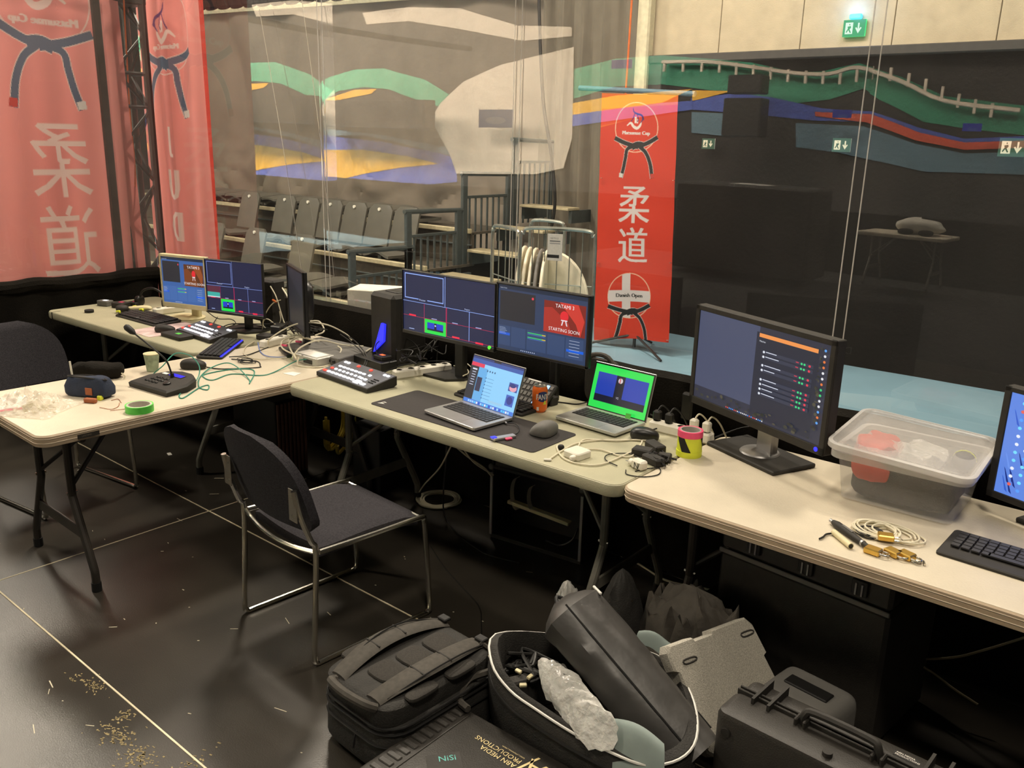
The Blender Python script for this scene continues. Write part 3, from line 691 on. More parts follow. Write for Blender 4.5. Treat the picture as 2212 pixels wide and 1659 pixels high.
rb = G().grid(lambda u, v: (-6.75+.5*u, 3.95+.02*math.sin(u*12), .2+2.9*v), 30, 4)
fin(rb, 'hanging_banner', 'red_cloth', label='plain red cloth glimpsed through the lattice of the truss tower', cat='banner')
# ---------------------------------------------------------------- truss tower and pole
tc_ = P(305, 592, .85); tcx, tcy = -6.14, None
d_ = _ray(305, 592); tcy = d_[1]/d_[0]*tcx
tt = thing('truss_tower', 'black lattice truss tower in the corner behind the clear sheets', 'truss', (tcx, tcy, -.4))
s_ = .115; cor = [(s_, s_), (-s_, s_), (-s_, -s_), (s_, -s_)]
for x, y in cor: fin(G().cyl((x, y, 0), (x, y, 3.35), .026, n=10), 'chord', 'truss_black', tt)
for i in range(4):
    a = cor[i]; b = cor[(i+1) % 4]
    for k in range(13):
        z = .15+k*.25; p, q = (a, b) if (k+i) % 2 else (b, a)
        fin(G().cyl((*p, z), (*q, z+.25), .0115, n=6), 'brace', 'truss_black', tt)
    for z in (.1, 2.42, 2.64): fin(G().cyl((*a, z), (*b, z), .013, n=6), 'rung', 'truss_black', tt)
fin(G().box((0, 0, .03), (.36, .36, .03), .004), 'base_plate', 'truss_black', tt)
fin(G().tube([(s_+.03, -.02, 3.2), (s_-.01, -.03, 2.4), (s_+.03, -.06, 1.9), (.03, -.12, 1.5), (.07, -.1, 1.1), (.12, -.03, .4)], .006, 6), 'orange_cable', 'orange_cord', tt)
zt = PX(305, 8, tcx).z
tb2 = thing('truss_header', 'black horizontal truss pipe crossing the top of the tower', 'truss', (tcx, tcy, zt))
fin(G().cyl((0, -3.5, .02), (0, 0, .02), .025), 'chord', 'truss_black', tb2); fin(G().cyl((0, 0, .02), (4.5, .14, .02), .02), 'chord', 'truss_black', tb2)
fin(G().box((0, 0, .0), (.28, .28, .06), .01), 'corner_block', 'truss_black', tb2)
pp = PX(232, 300, -5.99)
fin(G().box((-5.99, pp.y, 1.4), (.04, .06, 3.6), .008), 'tent_pole', 'pole_grey', label='flat grey metal pole at the edge of the mirrored kanji banner', cat='pole')
# ---------------------------------------------------------------- clear sheets
def sheet(name, fn, m, lab, nu=40, nv=12):
    return fin(G().grid(fn, nu, nv), name, m, label=lab, cat='clear sheet', smooth=180)
xs_ = [-5.92, PY(700, 300, 3.28).x, PY(1118, 200, 3.28).x, PY(1850, 430, 3.28).x, 2.4]
nm = ['behind the black and beige monitors', 'behind the twin monitors', 'in front of the standing red banner', 'behind the right monitor and storage tub']
for i in range(4):
    x0, x1 = xs_[i], xs_[i+1]
    o = sheet('clear_sheet', (lambda x0, x1, i: lambda u, v: (x0+(x1-x0)*u, (3.22+.15*u if i == 0 else 3.28)+.004*math.sin((x0+(x1-x0)*u)*1.9+v), .84+2.9*v))(x0, x1, i), 'pvc_back', 'clear plastic sheet hanging '+nm[i])
    if i < 3:
        w2 = .012
        for s2 in (-1, 1):
            fin(G().box((x1+s2*.02, 3.275, 2.29), (.004, .003, 2.9)), 'welded_seam', 'pvc_seam', o, world=True)
sheet('clear_sheet', lambda u, v: (-5.92+.008*math.sin(u*9+v), -1.5+4.78*u, .84+2.9*v), 'pvc_left', 'clear plastic side sheet in front of the mirrored kanji banner')
g = G(); 
for (a, b) in (((652, 0), (722, 600)), ((560, 20), (668, 700))):
    p = PY(*a, 3.27); q = PY(*b, 3.27); g.tube([p, (p+q)/2+Vector((.02, 0, 0)), q], .0022, 5, 4)
fin(g, 'sheet_crease', 'pvc_seam', label='pale diagonal creases in the clear sheet above the black monitor', cat='crease')
# ---------------------------------------------------------------- black cloth barrier
def bb(u, v):
    x = -5.9+8.2*u; top = .922+.004*math.sin(x*3)+.006*noise.noise(Vector((x*3, 1, 0)))
    y = 3.21+.012*math.sin(x*22+2*math.sin(x*3))*(1-v)+.02*noise.noise(Vector((x*4, v*3, 0)))
    return (x, y-(.02 if v > .97 else 0), top*min(1, v*1.02)) if v < .985 else (x, y+.045, top-.01)
fin(G().grid(bb, 260, 20), 'barrier_cloth', 'black_cloth', label='long black cloth barrier behind the row of tables', cat='cloth')
def bl(u, v):
    y = -1.6+4.8*u; top = .905+.012*noise.noise(Vector((y*4, 5, 0)))+.003*math.sin(y*9)
    x = -5.87+.014*math.sin(y*17+v*2)*(1-.4*v)+.03*noise.noise(Vector((y*5, v*3, 4)))
    return (x, y, top*min(1, v*1.02)) if v < .985 else (x-.05, y, top-.01)
fin(G().grid(bl, 160, 24), 'barrier_cloth', 'black_cloth', label='short black cloth barrier at the left end below the pink banner', cat='cloth')
def ro(u, v):
    y = -1.6+4.8*u; a = v*2*PI; r = .045+.012*noise.noise(Vector((y*6, v*2, 1)))
    return (-5.88+r*math.cos(a), y, .90+.012*noise.noise(Vector((y*4, 5, 0)))+.003*math.sin(y*9)+r*math.sin(a)-.02)
fin(G().grid(ro, 120, 10), 'rolled_hem', 'black_cloth', label='rolled black cloth over the top of the left barrier', cat='cloth')
bx = P(800, 660, .93); bx = PY(800, 645, 3.55)
g = G().box((0, 0, .0), (.34, .22, .14), .004, Mx((-3.86, 3.5, .92), .5)); fin(g, 'cardboard_box', 'white_plastic', label='white cardboard box just behind the barrier beside the black computer', cat='box')
fin(G().box((-3.86, 3.62, .22), (.6, .4, 1.24), .01), 'crate_stack', 'plastic_matt', label='dark equipment crate behind the barrier carrying the white box', cat='crate')
def br(u, v):  # added barrier, keeps the bright rear floor out of the reflections
    x = -42+48*u; return (x, -7.6+.03*math.sin(x*9)+.03*noise.noise(Vector((x, v*3, 0))), -.4+1.30*v)
fin(G().grid(br, 300, 6), 'barrier_cloth', 'black_cloth', label='long black cloth barrier added far behind the camera to darken the reflection', cat='cloth')
# ---------------------------------------------------------------- folding tables
EDGE = [(.012, -.05), (.002, -.046), (0, -.034), (.0035, -.032), (.0035, -.03), (0, -.028), (0, -.016), (.003, -.0145), (.003, -.013), (0, -.0115), (.001, -.004), (.006, 0)]
PLAIN = [(.014, -.05), (.004, -.046), (0, -.036), (0, -.012), (.003, -.004), (.009, 0)]
def table(name, lab, x, y, a, L_, W_, top, side, leg, prof, legx=(.18, .18), h=.74):
    t = thing(name, lab, 'table', (x, y, 0), a)
    tt_ = fin(G().rbox((L_/2, W_/2, h), L_, W_, .055, [(.013, -.03), (.006, -.004), (.0062, -.0005), (.010, .0)], 7), 'tabletop', top, t)
    if prof is EDGE:
        fin(G().rbox((L_/2, W_/2, h), L_, W_, .055, [(.012, -.05), (.002, -.046), (0, -.034), (0, -.006), (.0055, -.0015), (.012, -.0015)], 7), 'edge_band', side, tt_)
        for zz in (-.014, -.031): fin(G().rbox((L_/2, W_/2, h+zz), L_+.003, W_+.003, .056, [(.0005, -.0012), (0, 0), (.0005, .0012)], 7), 'edge_line', 'edge_line', tt_)
    else:
        fin(G().rbox((L_/2, W_/2, h), L_, W_, .055, [(.014, -.05), (.004, -.046), (0, -.036), (0, -.010), (.003, -.0035), (.0075, -.001), (.02, -.001)], 7), 'edge_band', top, tt_)
    for k, lx in enumerate((legx[0], L_-legx[1])):
        sg = 1 if k == 0 else -1
        for s2 in (-1, 1):
            c = W_/2
            pts = [(lx, c+s2*.16, h-.05), (lx, c+s2*.16, .42), (lx, c+s2*.17, .36), (lx, c+s2*.285, .12), (lx, c+s2*.30, .07), (lx, c+s2*.30, .03)]
            l_ = fin(G().tube(pts, .0165, 10, 4), 'leg', leg, t)
            fin(G().cyl((lx, c+s2*.30, 0), (lx, c+s2*.30, .04), .02, n=10), 'rubber_foot', 'black_rubber', l_)
            fin(G().cyl((lx-.022, c+s2*.16, .4), (lx+.022, c+s2*.16, .4), .006, n=6), 'bolt', 'chrome', l_)
        fin(G().box((lx, W_/2, .235), (.012, .44, .05), .003), 'stretcher', leg, t)
        fin(G().cyl((lx, W_/2-.33, h-.062), (lx, W_/2+.33, h-.062), .013, n=8), 'crossbar', leg, t)
        fin(G().tube([(lx, W_/2+.15, .42), (lx+sg*.28, W_/2+.02, h-.08)], .010, 8, 1), 'brace', leg, t)
        fin(G().tube([(lx, W_/2-.15, .42), (lx+sg*.28, W_/2-.02, h-.08)], .010, 8, 1), 'brace', leg, t)
    return t
TA = table('folding_table', 'cream plastic folding table with grooved edge nearest the left, holding the desk microphone', -3.3046, 1.2669, 1.5378, 1.83, .76, 'table_cream', 'table_side', 'leg_dark', EDGE)
TB = table('folding_table', 'grey folding table in the far left corner holding the beige monitor', -5.745, 2.345, .02, 1.67, .76, 'table_grey', 'table_side', 'leg_grey', PLAIN, (.28, .16))
TC = table('folding_table', 'grey folding table in the middle with the desk mat and laptops', -3.2602, 2.3534, 0, 1.83, .76, 'table_grey', 'table_side', 'leg_grey', PLAIN)
TD = table('folding_table', 'cream folding table with layered edge on the right holding the storage tub', -1.4309, 2.364, -.017, 1.83, .76, 'table_cream', 'table_side', 'leg_dark', EDGE)
screen(TA, Mx((.32, -.0045, .703), 0, PI/2), .085, .017, [('r', .02, .1, .98, .9, (52, 48, 42)), ('t', 'LIFETIME', .2, .7, .4, (120, 110, 95))], 'badge', 'printed', (30, 28, 26)).location = (-.18, 0, 0)
fin(G().box((.09, -.001, .715), (.004, .004, .051)), 'seam_strap', 'black_rubber', TB)
fin(G().box((.09, .03, .7405), (.004, .05, .001)), 'seam_strap', 'black_rubber', TB)
# gear standing behind the camera, seen only mirrored in the clear sheets
def mir(v): return Vector((v.x, 6.56-v.y, v.z))
q = mir(P(1985, 505, .74))
t = table('folding_table', 'small cream folding table mirrored in the clear sheet behind the largest monitor', q.x-.7, q.y-.35, .1, 1.3, .7, 'table_cream', 'table_side', 'leg_grey', PLAIN)
def bg2(u, v):
    a = u*2*PI; r = math.sin(v*PI)**.6
    return (q.x+.05+.36*r*math.cos(a)*(1+.15*noise.noise(Vector((math.cos(a)*2, v*4, 1)))), q.y+.18*r*math.sin(a), .745+.20*(1-math.cos(v*PI))/2*(1+.3*noise.noise(Vector((math.cos(a)*2, math.sin(a)*2, 5)))))
fin(G().grid(bg2, 30, 14), 'carrier_bag', 'white_plastic', label='white carrier bag on the table mirrored in the clear sheet', cat='bag', smooth=60)
for k_, (dx, dy) in enumerate(((-.1, .22), (.2, .25))): fin(G().sup((q.x+dx, q.y+dy, .78), (.22, .18, .08), .8, 16, 8), 'cap', 'black_cloth', label=('left', 'right')[k_]+' black cap on the table mirrored in the clear sheet', cat='cap')
q2 = mir(PY(1580, 400, 12.0))
fin(G().box((q2.x, q2.y-.5, (q2.z-.02)/2-.0), (2.2, .9, q2.z-.02), .03), 'road_case', 'case_black', label='tall black road case behind the camera mirrored left of the exit stickers', cat='case')
fin(G().box((q2.x, q2.y-.45, q2.z-.018), (.62, .34, .004), rz=.2), 'paper_sheet', 'paper', label='white paper sheet on the road case mirrored in the clear sheet', cat='paper')
for x_, l_ in ((2.0, 'left'), (3.6, 'right')): pass
# ---------------------------------------------------------------- chairs
def chair(lab, loc, rz):
    t = thing('stacking_chair', lab, 'chair', loc, rz)
    # local: +y is the way it faces, x width
    def seat(u, v):
        x = (u-.5)*.46; y = -.22+.46*v
        return (x, y, .455+.012*math.sin(v*PI)-.02*(1-v)**3*0-.018*max(0, v-.85)/.15-.015*math.sin(u*PI)*(1-v))
    rings = []
    for j in range(13):
        wv = 1-.06*(abs(j/12-.5)*2)**6; top = [Vector((seat(i/12, j/12)[0]*wv, *seat(i/12, j/12)[1:])) for i in range(13)]
        for i in (0, 12): top[i].z -= .012
        rings.append(top+[p-Vector((0, 0, .035)) for p in reversed(top)])
    fin(G().loft(rings), 'seat', 'charcoal_felt', t)
    def outline(w_):
        return w_
    rings = []
    for j in range(17):
        v = j/16; z = .515+.35*v; hw = .247 if v < .35 else .247*math.sqrt(max(0, 1-((v-.35)/.67)**2.6)); hw = max(hw, .05)
        hw *= (1-.12*(1-min(1, v/.15))**2)
        row = []
        for i in range(13):
            x = (i/12-.5)*2*hw; yy = -.25-.10*v-.03*math.cos(x/.235*PI/2); row.append(Vector((x, yy, z)))
        th = .034 if 0 < j < 16 else .014
        rings.append(row+[p+Vector((0, th, .004)) for p in reversed(row)])
    fin(G().loft(rings), 'backrest', 'charcoal_felt', t)
    for s2 in (-1, 1):
        x = s2*.25; r = .0105
        fin(G().tube([(x*.97, -.322, .70), (x*.98, -.302, .60), (x, -.268, .50), (x, -.25, .45), (x, -.262, .2), (x, -.272, .05), (x, -.262, .013), (x, -.22, .0105), (x, 0, .0105), (x, .22, .0105), (x, .262, .013), (x, .272, .06), (x, .25, .36), (x, .243, .42), (x, .22, .438), (x, 0, .44), (x, -.235, .446)], r, 10, 5), 'sled_frame', 'chrome', t)
        b_ = fin(G().box((x-s2*.024, -.318, .64), (.05, .004, .12), .0015), 'bracket', 'chrome', t)
        for z in (.60, .67): fin(G().cyl((x-s2*.03, -.318, z), (x-s2*.03, -.323, z), .005, n=8), 'screw', 'chrome', b_)
    fin(G().tube([(-.25, -.245, .447), (-.12, -.262, .43), (0, -.268, .425), (.12, -.262, .43), (.25, -.245, .447)], .0085, 8, 4), 'rear_rail', 'chrome', t)
    fin(G().tube([(-.25, .235, .43), (.25, .235, .43)], .0085, 8, 1), 'front_rail', 'chrome', t)
    return t
chair('charcoal upholstered chrome sled chair standing in front of the middle table', (-2.49, 2.0, 0), -.09)
chair('charcoal upholstered chrome chair partly hidden behind the cream left table', (-4.53, 1.83, 0), -PI/2+.12)
# ================================================================ things on the tables
TZ = .74
def mvM(w_, h_): return None
def monitor(name, lab, L3, R3, h, m, th=.02, bez=(.012, .012, .012, .02), items=(), bg=(16, 20, 42), base=None, neck=None, bulge=.03, tilt=0, btn=None, mb=None, cat='monitor', basekind='rect', bsize=(.24, .18)):
    """L3/R3 = lower left / lower right front corners in the world, h = panel height"""
    L3 = Vector(L3); R3 = Vector(R3); w_ = (R3-L3).xy.length; rz = math.atan2((R3-L3).y, (R3-L3).x); mid = (L3+R3)/2
    z0 = mid.z
    b = Vector(base) if base else Vector((mid.x, mid.y+.08, TZ))
    t = thing(name, lab, cat, (b.x, b.y, TZ), rz)
    I = pm(t).inverted(); c = I @ Vector((mid.x, mid.y, z0))
    M = Mx(c, 0, tilt)                       # local: x right, y away, z up from lower edge
    g = G(M); 
    lb, rb_, tb_, bb_ = bez
    # frame of four rails and a recessed back
    g.box((0, th/2+.004, h/2), (w_, th-.004, h), .003)
    g.box((-w_/2+lb/2, .002, h/2), (lb, .008, h), .002); g.box((w_/2-rb_/2, .002, h/2), (rb_, .008, h), .002)
    g.box((0, .002, h-tb_/2), (w_, .008, tb_), .002); g.box((0, .002, bb_/2), (w_, .008, bb_), .002)
    body = fin(g, 'housing', m, t)
    if bulge: fin(G(M).sup((0, th+bulge*.95, h*.5), (w_*.72, bulge*2, h*.62), .5, 20, 10), 'rear_shell', m, t)
    screen(t, M @ Mx((-w_/2+lb, .0035, bb_), 0, PI/2), w_-lb-rb_, h-tb_-bb_, items, 'screen', bg=bg)
    nx, ny = (0, th+.02)
    nl = M @ Vector((0, th+.02, h*.35)); fin(G().box((nl.x, nl.y*.5+.03, nl.z/2), (.05 if not neck else neck, .035, nl.z), .006), 'neck', mb or m, t)
    if basekind == 'round': fin(G().lathe([(.001, .0), (.115, 0), (.118, .006), (.10, .012), (.02, .02)], n=36, sx=bsize[0]/.23, sy=bsize[1]/.23), 'stand_base', mb or m, t)
    elif basekind == 'hex':
        a, d = bsize[0]/2, bsize[1]/2
        pl = [(-a, -d*.3), (-a*.55, -d), (a*.55, -d), (a, -d*.3), (a, d*.6), (a*.5, d), (-a*.5, d), (-a, d*.6)]
        fin(G().prism(pl, 0, .012), 'stand_base', mb or m, t)
    else: fin(G().box((0, 0, .008), (bsize[0], bsize[1], .016), .004), 'stand_base', mb or m, t)
    if btn: fin(G(M).cyl((w_/2-.03, -.004, .018), (w_/2-.03, .002, .018), .008, n=12), 'power_button', btn, t)
    return t
W1 = (200, 215, 255); GN = (40, 235, 90); RD = (205, 45, 75); BL_ = (30, 60, 200)
def multiview(lines, dim, first_cam=False):
    it = [('r', 0, 0, .5, .5, dim), ('r', .5, 0, 1, .5, dim)]
    it += [('f', .02, .03, .46, .45, lines, .007), ('r', .475, 0, .48, .5, lines), ('r', 0, .495, 1, .502, lines), ('r', .18, .43, .28, .47, dim), ('t', 'Preview', .19, .465, .03, W1), ('t', 'Program', .69, .485, .03, W1)]
    for x in (.245, .49, .74): it.append(('r', x-.002, .5, x+.003, .98, lines if x > .7 else (180, 40, 90)))
    it += [('r', 0, .74, 1, .746, (190, 40, 80)), ('r', .495, .5, .50, .97, (190, 40, 80)), ('r', .5, .97, 1, .976, (190, 40, 80))]
    it += [('r', .25, .75, .49, .985, (30, 222, 74)), ('r', .28, .80, .46, .93, BL_), ('r', .36, .80, .385, .93, (10, 12, 40)), ('r', .28, .90, .46, .93, (10, 14, 60)), ('e', .372, .84, .009, .014, W1)]
    for x, y, c in ((.07, .715, (235, 40, 70)), (.56, .945, (235, 40, 70)), (.81, .96, (235, 40, 70))): it.append(('r', x, y, x+.08, y+.03, c))
    for x, y in ((.33, .72), (.56, .72), (.81, .72), (.07, .955)): it.append(('r', x, y, x+.06, y+.015, (150, 165, 210)))
    if first_cam: it += [('r', .01, .51, .24, .73, (90, 40, 60)), ('r', .01, .63, .24, .73, (60, 170, 160)), ('r', .01, .71, .24, .73, (200, 220, 225))]
    return it
def obs(bgc, panel, hot):
    it = [('r', 0, 0, 1, .06, (28, 40, 62)), ('t', 'Studio Mode', .02, .055, .018, (190, 200, 220)), ('r', 0, .06, 1, 1, bgc), ('r', .02, .09, .43, .54, (40, 40, 48)), ('e', .40, .15, .012, .02, (225, 60, 80)),
          ('r', .53, .13, .98, .60, hot), ('p', [(.53, .13), (.98, .13), (.98, .6), (.85, .6), (.80, .42), (.62, .22), (.53, .24)], tuple(int(v*.75) for v in hot)), ('p', [(.70, .13), (.9, .13), (.97, .36), (.93, .6), (.88, .42)], tuple(min(255, int(v*1.2)) for v in hot)),
          ('t', 'TATAMI 3', .755, .215, .055, (240, 235, 235), 'c'), ('t', 'STARTING SOON', .755, .565, .05, (240, 235, 235), 'c'), ('e', .755, .33, .045, .078, (225, 40, 50)), ('r', .72, .385, .79, .40, (230, 220, 225)), ('p', [(.735, .40), (.748, .40), (.735, .47), (.722, .47)], (225, 215, 220)), ('p', [(.765, .40), (.778, .40), (.792, .47), (.779, .47)], (225, 215, 220))]
    for x in (.01, .16, .345, .58, .78): it.append(('r', x, .63, x+(.14 if x < .1 else .17 if x < .3 else .22 if x < .5 else .19), .94, panel))
    it += [('r', .015, .735, .145, .775, (30, 90, 210)), ('r', .79, .80, .975, .84, (20, 95, 220))]
    for k in range(5): it.append(('r', .02, .66+k*.022, .09+.01*(k % 3), .667+k*.022, (150, 165, 195)))
    for k in range(2): it += [('r', .355, .665+k*.07, .52, .68+k*.07, (60, 200, 110)), ('r', .52, .665+k*.07, .56, .68+k*.07, (220, 190, 60)), ('r', .355, .69+k*.07, .55, .695+k*.07, (90, 130, 230))]
    for k in range(6): it.append(('r', .82, .665+k*.045, .93, .672+k*.045, (170, 180, 205)))
    for k in range(8): it.append(('r', .28+k*.022, .965, .29+k*.022, .98, (190, 200, 225)))
    return it
# --- beige monitor, black multiview monitor on the far left table
monitor('desktop_monitor', 'beige square monitor with blue streaming window on the far left table', (-5.028, 2.75, .815), (-4.688, 2.85, .815), .327, 'plastic_cream', .035, (.013, .013, .016, .03), obs((58, 96, 160), (66, 104, 168), (120, 62, 30)), (58, 96, 160), base=P(404, 686), bulge=.04, basekind='round', bsize=(.23, .2), neck=.06)
monitor('desktop_monitor', 'small black monitor with dark grid of camera views beside the beige monitor', (-4.527, 2.75, .848), (-4.13, 2.86, .848), .314, 'plastic_black', .02, (.004, .004, .004, .016), multiview((130, 150, 220), (28, 32, 66), True), (28, 32, 66), base=P(536, 713), bsize=(.24, .2), basekind='hex', neck=.045)
# edge-on monitor
n1 = Vector((-3.555, 2.70, .86)); d5 = _ray(622, 655); k5 = math.hypot(*n1.xy)+.36; hd = Vector((d5[0], d5[1], 0)).normalized()*k5
monitor('desktop_monitor', 'black monitor seen almost edge on above the tangle of white cables', (hd.x, hd.y, .86), n1, .335, 'plastic_black', .022, (.012, .012, .012, .02), [('r', 0, 0, 1, 1, (38, 40, 48)), ('p', [(0, .1), (1, .5), (1, 1), (0, 1)], (30, 31, 38))], (34, 36, 42), bulge=.028, bsize=(.2, .16), neck=.05, base=(n1+Vector((hd.x, hd.y, 0)))/2)
# twin monitors on the middle table
monitor('desktop_monitor', 'left of the twin monitors, showing a dark grid of camera views with one green tile', (-3.045, 2.9, .940), (-2.449, 2.9, .940), .312, 'plastic_black', .02, (.006, .006, .006, .018), multiview((150, 180, 255), (28, 36, 70)), (28, 36, 70), base=P(968, 810), bsize=(.27, .20), basekind='hex', neck=.06, btn='led_green')
monitor('desktop_monitor', 'right of the twin monitors, showing streaming software with a red starting soon card', (-2.444, 2.9, .955), (-1.944, 2.9, .955), .307, 'plastic_black', .025, (.01, .012, .008, .012), obs((44, 60, 92), (52, 72, 110), (170, 48, 40)), (44, 60, 92), base=(-2.40, 3.03, TZ), bsize=(.16, .14), neck=.04)
# large monitor on the right table
it = [('r', 0, 0, .50, .86, (72, 78, 104)), ('r', .48, .06, .93, .97, (40, 43, 58)), ('r', .50, .07, .92, .11, (240, 150, 80)), ('t', 'Matches', .505, .16, .018, (220, 225, 235))]
for k, y in enumerate((.24, .29, .38, .43, .53, .58, .63, .68)):
    it += [('r', .53, y, .90, y+.035, (54, 58, 76)), ('e', .545, y+.015, .008, .013, (225, 230, 240)), ('r', .56, y+.006, .64+.02*(k % 3), y+.014, (215, 220, 235)), ('e', .82, y+.018, .007, .011, (60, 220, 130)), ('e', .84, y+.018, .007, .011, (60, 220, 130)), ('e', .875, y+.018, .008, .012, (225, 60, 80)), ('r', .78, y+.01, .80, y+.02, (200, 60, 80))]
rs = random.Random(5)
for k in range(60): x = rs.uniform(.02, .98); y = rs.uniform(.88, .96) if rs.random() < .6 else rs.uniform(.05, .95); x = x if y > .87 else rs.uniform(.935, .96); it.append(('e', x, y, rs.uniform(.004, .018), rs.uniform(.006, .02), rs.choice([(60, 60, 52), (46, 46, 44), (80, 76, 62), (38, 44, 38)])))
for k in range(14): it.append(('e', .975, .06+k*.055, .008, .013, rs.choice([(90, 160, 235), (230, 230, 235), (225, 120, 60), (60, 200, 120)])))
for k in range(22): it.append(('r', .30+k*.014, .965, .308+k*.014, .978, rs.choice([(70, 150, 240), (225, 225, 230), (225, 80, 70)])))
DM = monitor('desktop_monitor', 'largest monitor with silver neck and thick black frame on the right table', (-1.546, 3.05, .869), (-.903, 2.78, .871), .397, 'plastic_matt', .045, (.022, .022, .02, .03), it, (48, 50, 66), base=P(1640, 985), bulge=.03, bsize=(.36, .21), neck=.085, btn='led_blue', mb='alu')
for c in DM.children:
    if c.name.startswith('stand_base'): c.data.materials[0] = MATS['plastic_matt']
fin(G().lathe([(.001, .017), (.075, .017), (.07, .022), (.05, .024)], n=28), 'pivot_disc', 'alu', DM)
dl = G(Mx((.09, .12, .33), PI, PI/2)); dl.text('DELL', 0, 0, .03, .002); fin(dl, 'logo', 'alu', DM)
it = [('p', [(0, 0), (.3, 0), (.2, .4), (.35, .7), (.2, 1), (0, 1)], (95, 135, 225)), ('p', [(.3, .1), (.5, .3), (.4, .6), (.6, 1), (.3, 1), (.35, .6)], (16, 50, 160))]
for k in range(40): x = rs.random()*.94; y = rs.random()*.82; it.append(('p', [(x, y), (x+.01, y+.02), (x+.05, y+.16), (x+.03, y+.14)], rs.choice([(50, 95, 205), (16, 44, 130), (110, 150, 235)])))
for k in range(22): it.append(('e', .09+.06*(k % 2), .08+k*.04, .012, .016, rs.choice([(120, 220, 255), (235, 240, 255), (90, 160, 250), (230, 100, 90)])))
bl_ = PY(2129, 1068, 2.98)
monitor('desktop_monitor', 'black monitor with bright blue wallpaper cut off by the right edge', (bl_.x, 2.98, bl_.z), (bl_.x+.50, 2.78, bl_.z), .365, 'plastic_matt', .04, (.022, .022, .016, .022), it, (34, 74, 180), base=(bl_.x+.27, 3.02, TZ), bsize=(.3, .2), neck=.07)
# --- laptops
def laptop(lab, FL, FR, BR_, depth, lidh, lidang, body, items, bg, bezel, keyglow=None, grp=None):
    FL, FR = Vector(FL), Vector(FR); w_ = (FR-FL).length; rz = math.atan2((FR-FL).y, (FR-FL).x); c = (FL+FR)/2
    n2 = Vector((-math.sin(rz), math.cos(rz), 0)); c = c+n2*depth/2; c.z = TZ+.006
    t = thing('laptop', lab, 'laptop', c, rz)
    fin(G().rbox((0, 0, .007), w_, depth, .012, [(.004, -.007), (0, -.003), (0, .006), (.002, .008)], 4), 'base', body, t)
    fin(G().box((0, depth*.13, .0152), (w_*.86, depth*.48, .001)), 'keyboard_tray', 'plastic_black', t)
    fin(G().box((0, -depth*.30, .0152), (w_*.38, depth*.32, .0008)), 'touchpad', body, t)
    kb = fin(G(), 'keys', 'key_black', t)
    for r in range(5):
        for q in range(13):
            if r == 0 and 3 < q < 9:
                if q == 6: gk = G().box((0, 0, 0), (w_*.30, depth*.075, .0016), .0006); o = fin(gk, 'key', 'key_black', t); o.location = (-w_*.02, -depth*.06, .0165)
                continue
            o = KEY.copy(); link(o, t); o.scale = (w_*.86/13*.82/.015, depth*.48/5*.78/.015, 1)
            o.location = (-w_*.43+w_*.86/13*(q+.5), -depth*.06+depth*.094*r, .0165)
    bpy.data.objects.remove(kb)
    M = Mx((0, depth/2-.004, .010), 0, -(lidang-PI/2)*1.0)
    g = G(M); g.rbox((0, 0, 0), .01, .01, .001, [(0, 0), (0, .001)]) if False else None
    fin(G(M).box((0, .003, lidh/2), (w_, .006, lidh), .0025), 'lid', body, t)
    fin(G(M).box((0, -.0005, lidh/2), (w_-.004, .0012, lidh-.004)), 'screen_glass', 'plastic_black', t)
    screen(t, M @ Mx((-w_/2+bezel, -.0012, bezel*(1 if bezel < .01 else 2.6)), 0, PI/2), w_-2*bezel, lidh-bezel*(2 if bezel < .01 else 3.8), items, 'screen', bg=bg)
    return t
KEY = fin(G().box((0, 0, 0), (.015, .015, .0016), .0006), 'key', 'key_black', None); COL.objects.unlink(KEY); KEY.location = (0, 0, 0)
it = [('r', 0, 0, 1, .045, (30, 50, 120)), ('r', .42, 0, .56, .035, (16, 18, 40)), ('r', 0, .045, 1, .13, (44, 84, 170)), ('r', 0, .13, .16, 1, (14, 20, 48)), ('r', 0, .13, .26, .21, (226, 52, 90)), ('r', .16, .21, .34, .92, (96, 172, 230)), ('r', .17, .42, .27, .72, (20, 26, 70)),
      ('r', .04, .26, .13, .29, (225, 230, 245)), ('r', .80, .34, .97, .52, (40, 70, 160)), ('e', .885, .45, .07, .07, (225, 160, 180)), ('e', .87, .40, .06, .04, (20, 40, 120)), ('r', .80, .60, .95, .83, (50, 90, 190)), ('e', .875, .71, .055, .085, (20, 44, 140)), ('r', .48, .83, .76, .88, (150, 200, 235)), ('r', 0, .92, 1, 1, (60, 120, 220))]
for k in range(6): it.append(('r', .045, .33+k*.055, .12, .345+k*.055, (200, 210, 235)))
for k in range(4): it.append(('e', .34+k*.05, .25, .012, .02, (40, 80, 130)))
for k in range(7): it += [('e', .345, .40+k*.072, .010, .015, (40, 90, 150)), ('r', .37, .395+k*.072, .50, .405+k*.072, (90, 150, 205))]
for k in range(20): it.append(('r', .10+k*.042, .94, .132+k*.042, .985, rs.choice([(230, 235, 245), (90, 200, 250), (40, 80, 200), (160, 210, 255)])))
laptop('open silver laptop with light blue mail window on the desk mat', (-2.477, 2.475, TZ), (-2.158, 2.440, TZ), None, .222, .215, PI*.60, 'alu', it, (140, 206, 250), .006)
it = [('r', 0, .0, 1, 1, (44, 224, 84)), ('r', .07, .17, .95, .84, (30, 62, 172)), ('r', .40, .17, .55, .72, (12, 18, 40)), ('r', .07, .68, .95, .84, (14, 20, 44)), ('e', .475, .28, .04, .06, (210, 200, 210)), ('r', .46, .22, .475, .34, (200, 50, 60)), ('t', 'VS', .475, .70, .05, (200, 205, 220), 'c')]
t = laptop('open silver laptop showing a green screen with blue scoreboard', (-2.024, 2.795, TZ), (-1.712, 2.775, TZ), None, .215, .205, PI*.585, 'alu_pale', it, (44, 224, 84), .009)
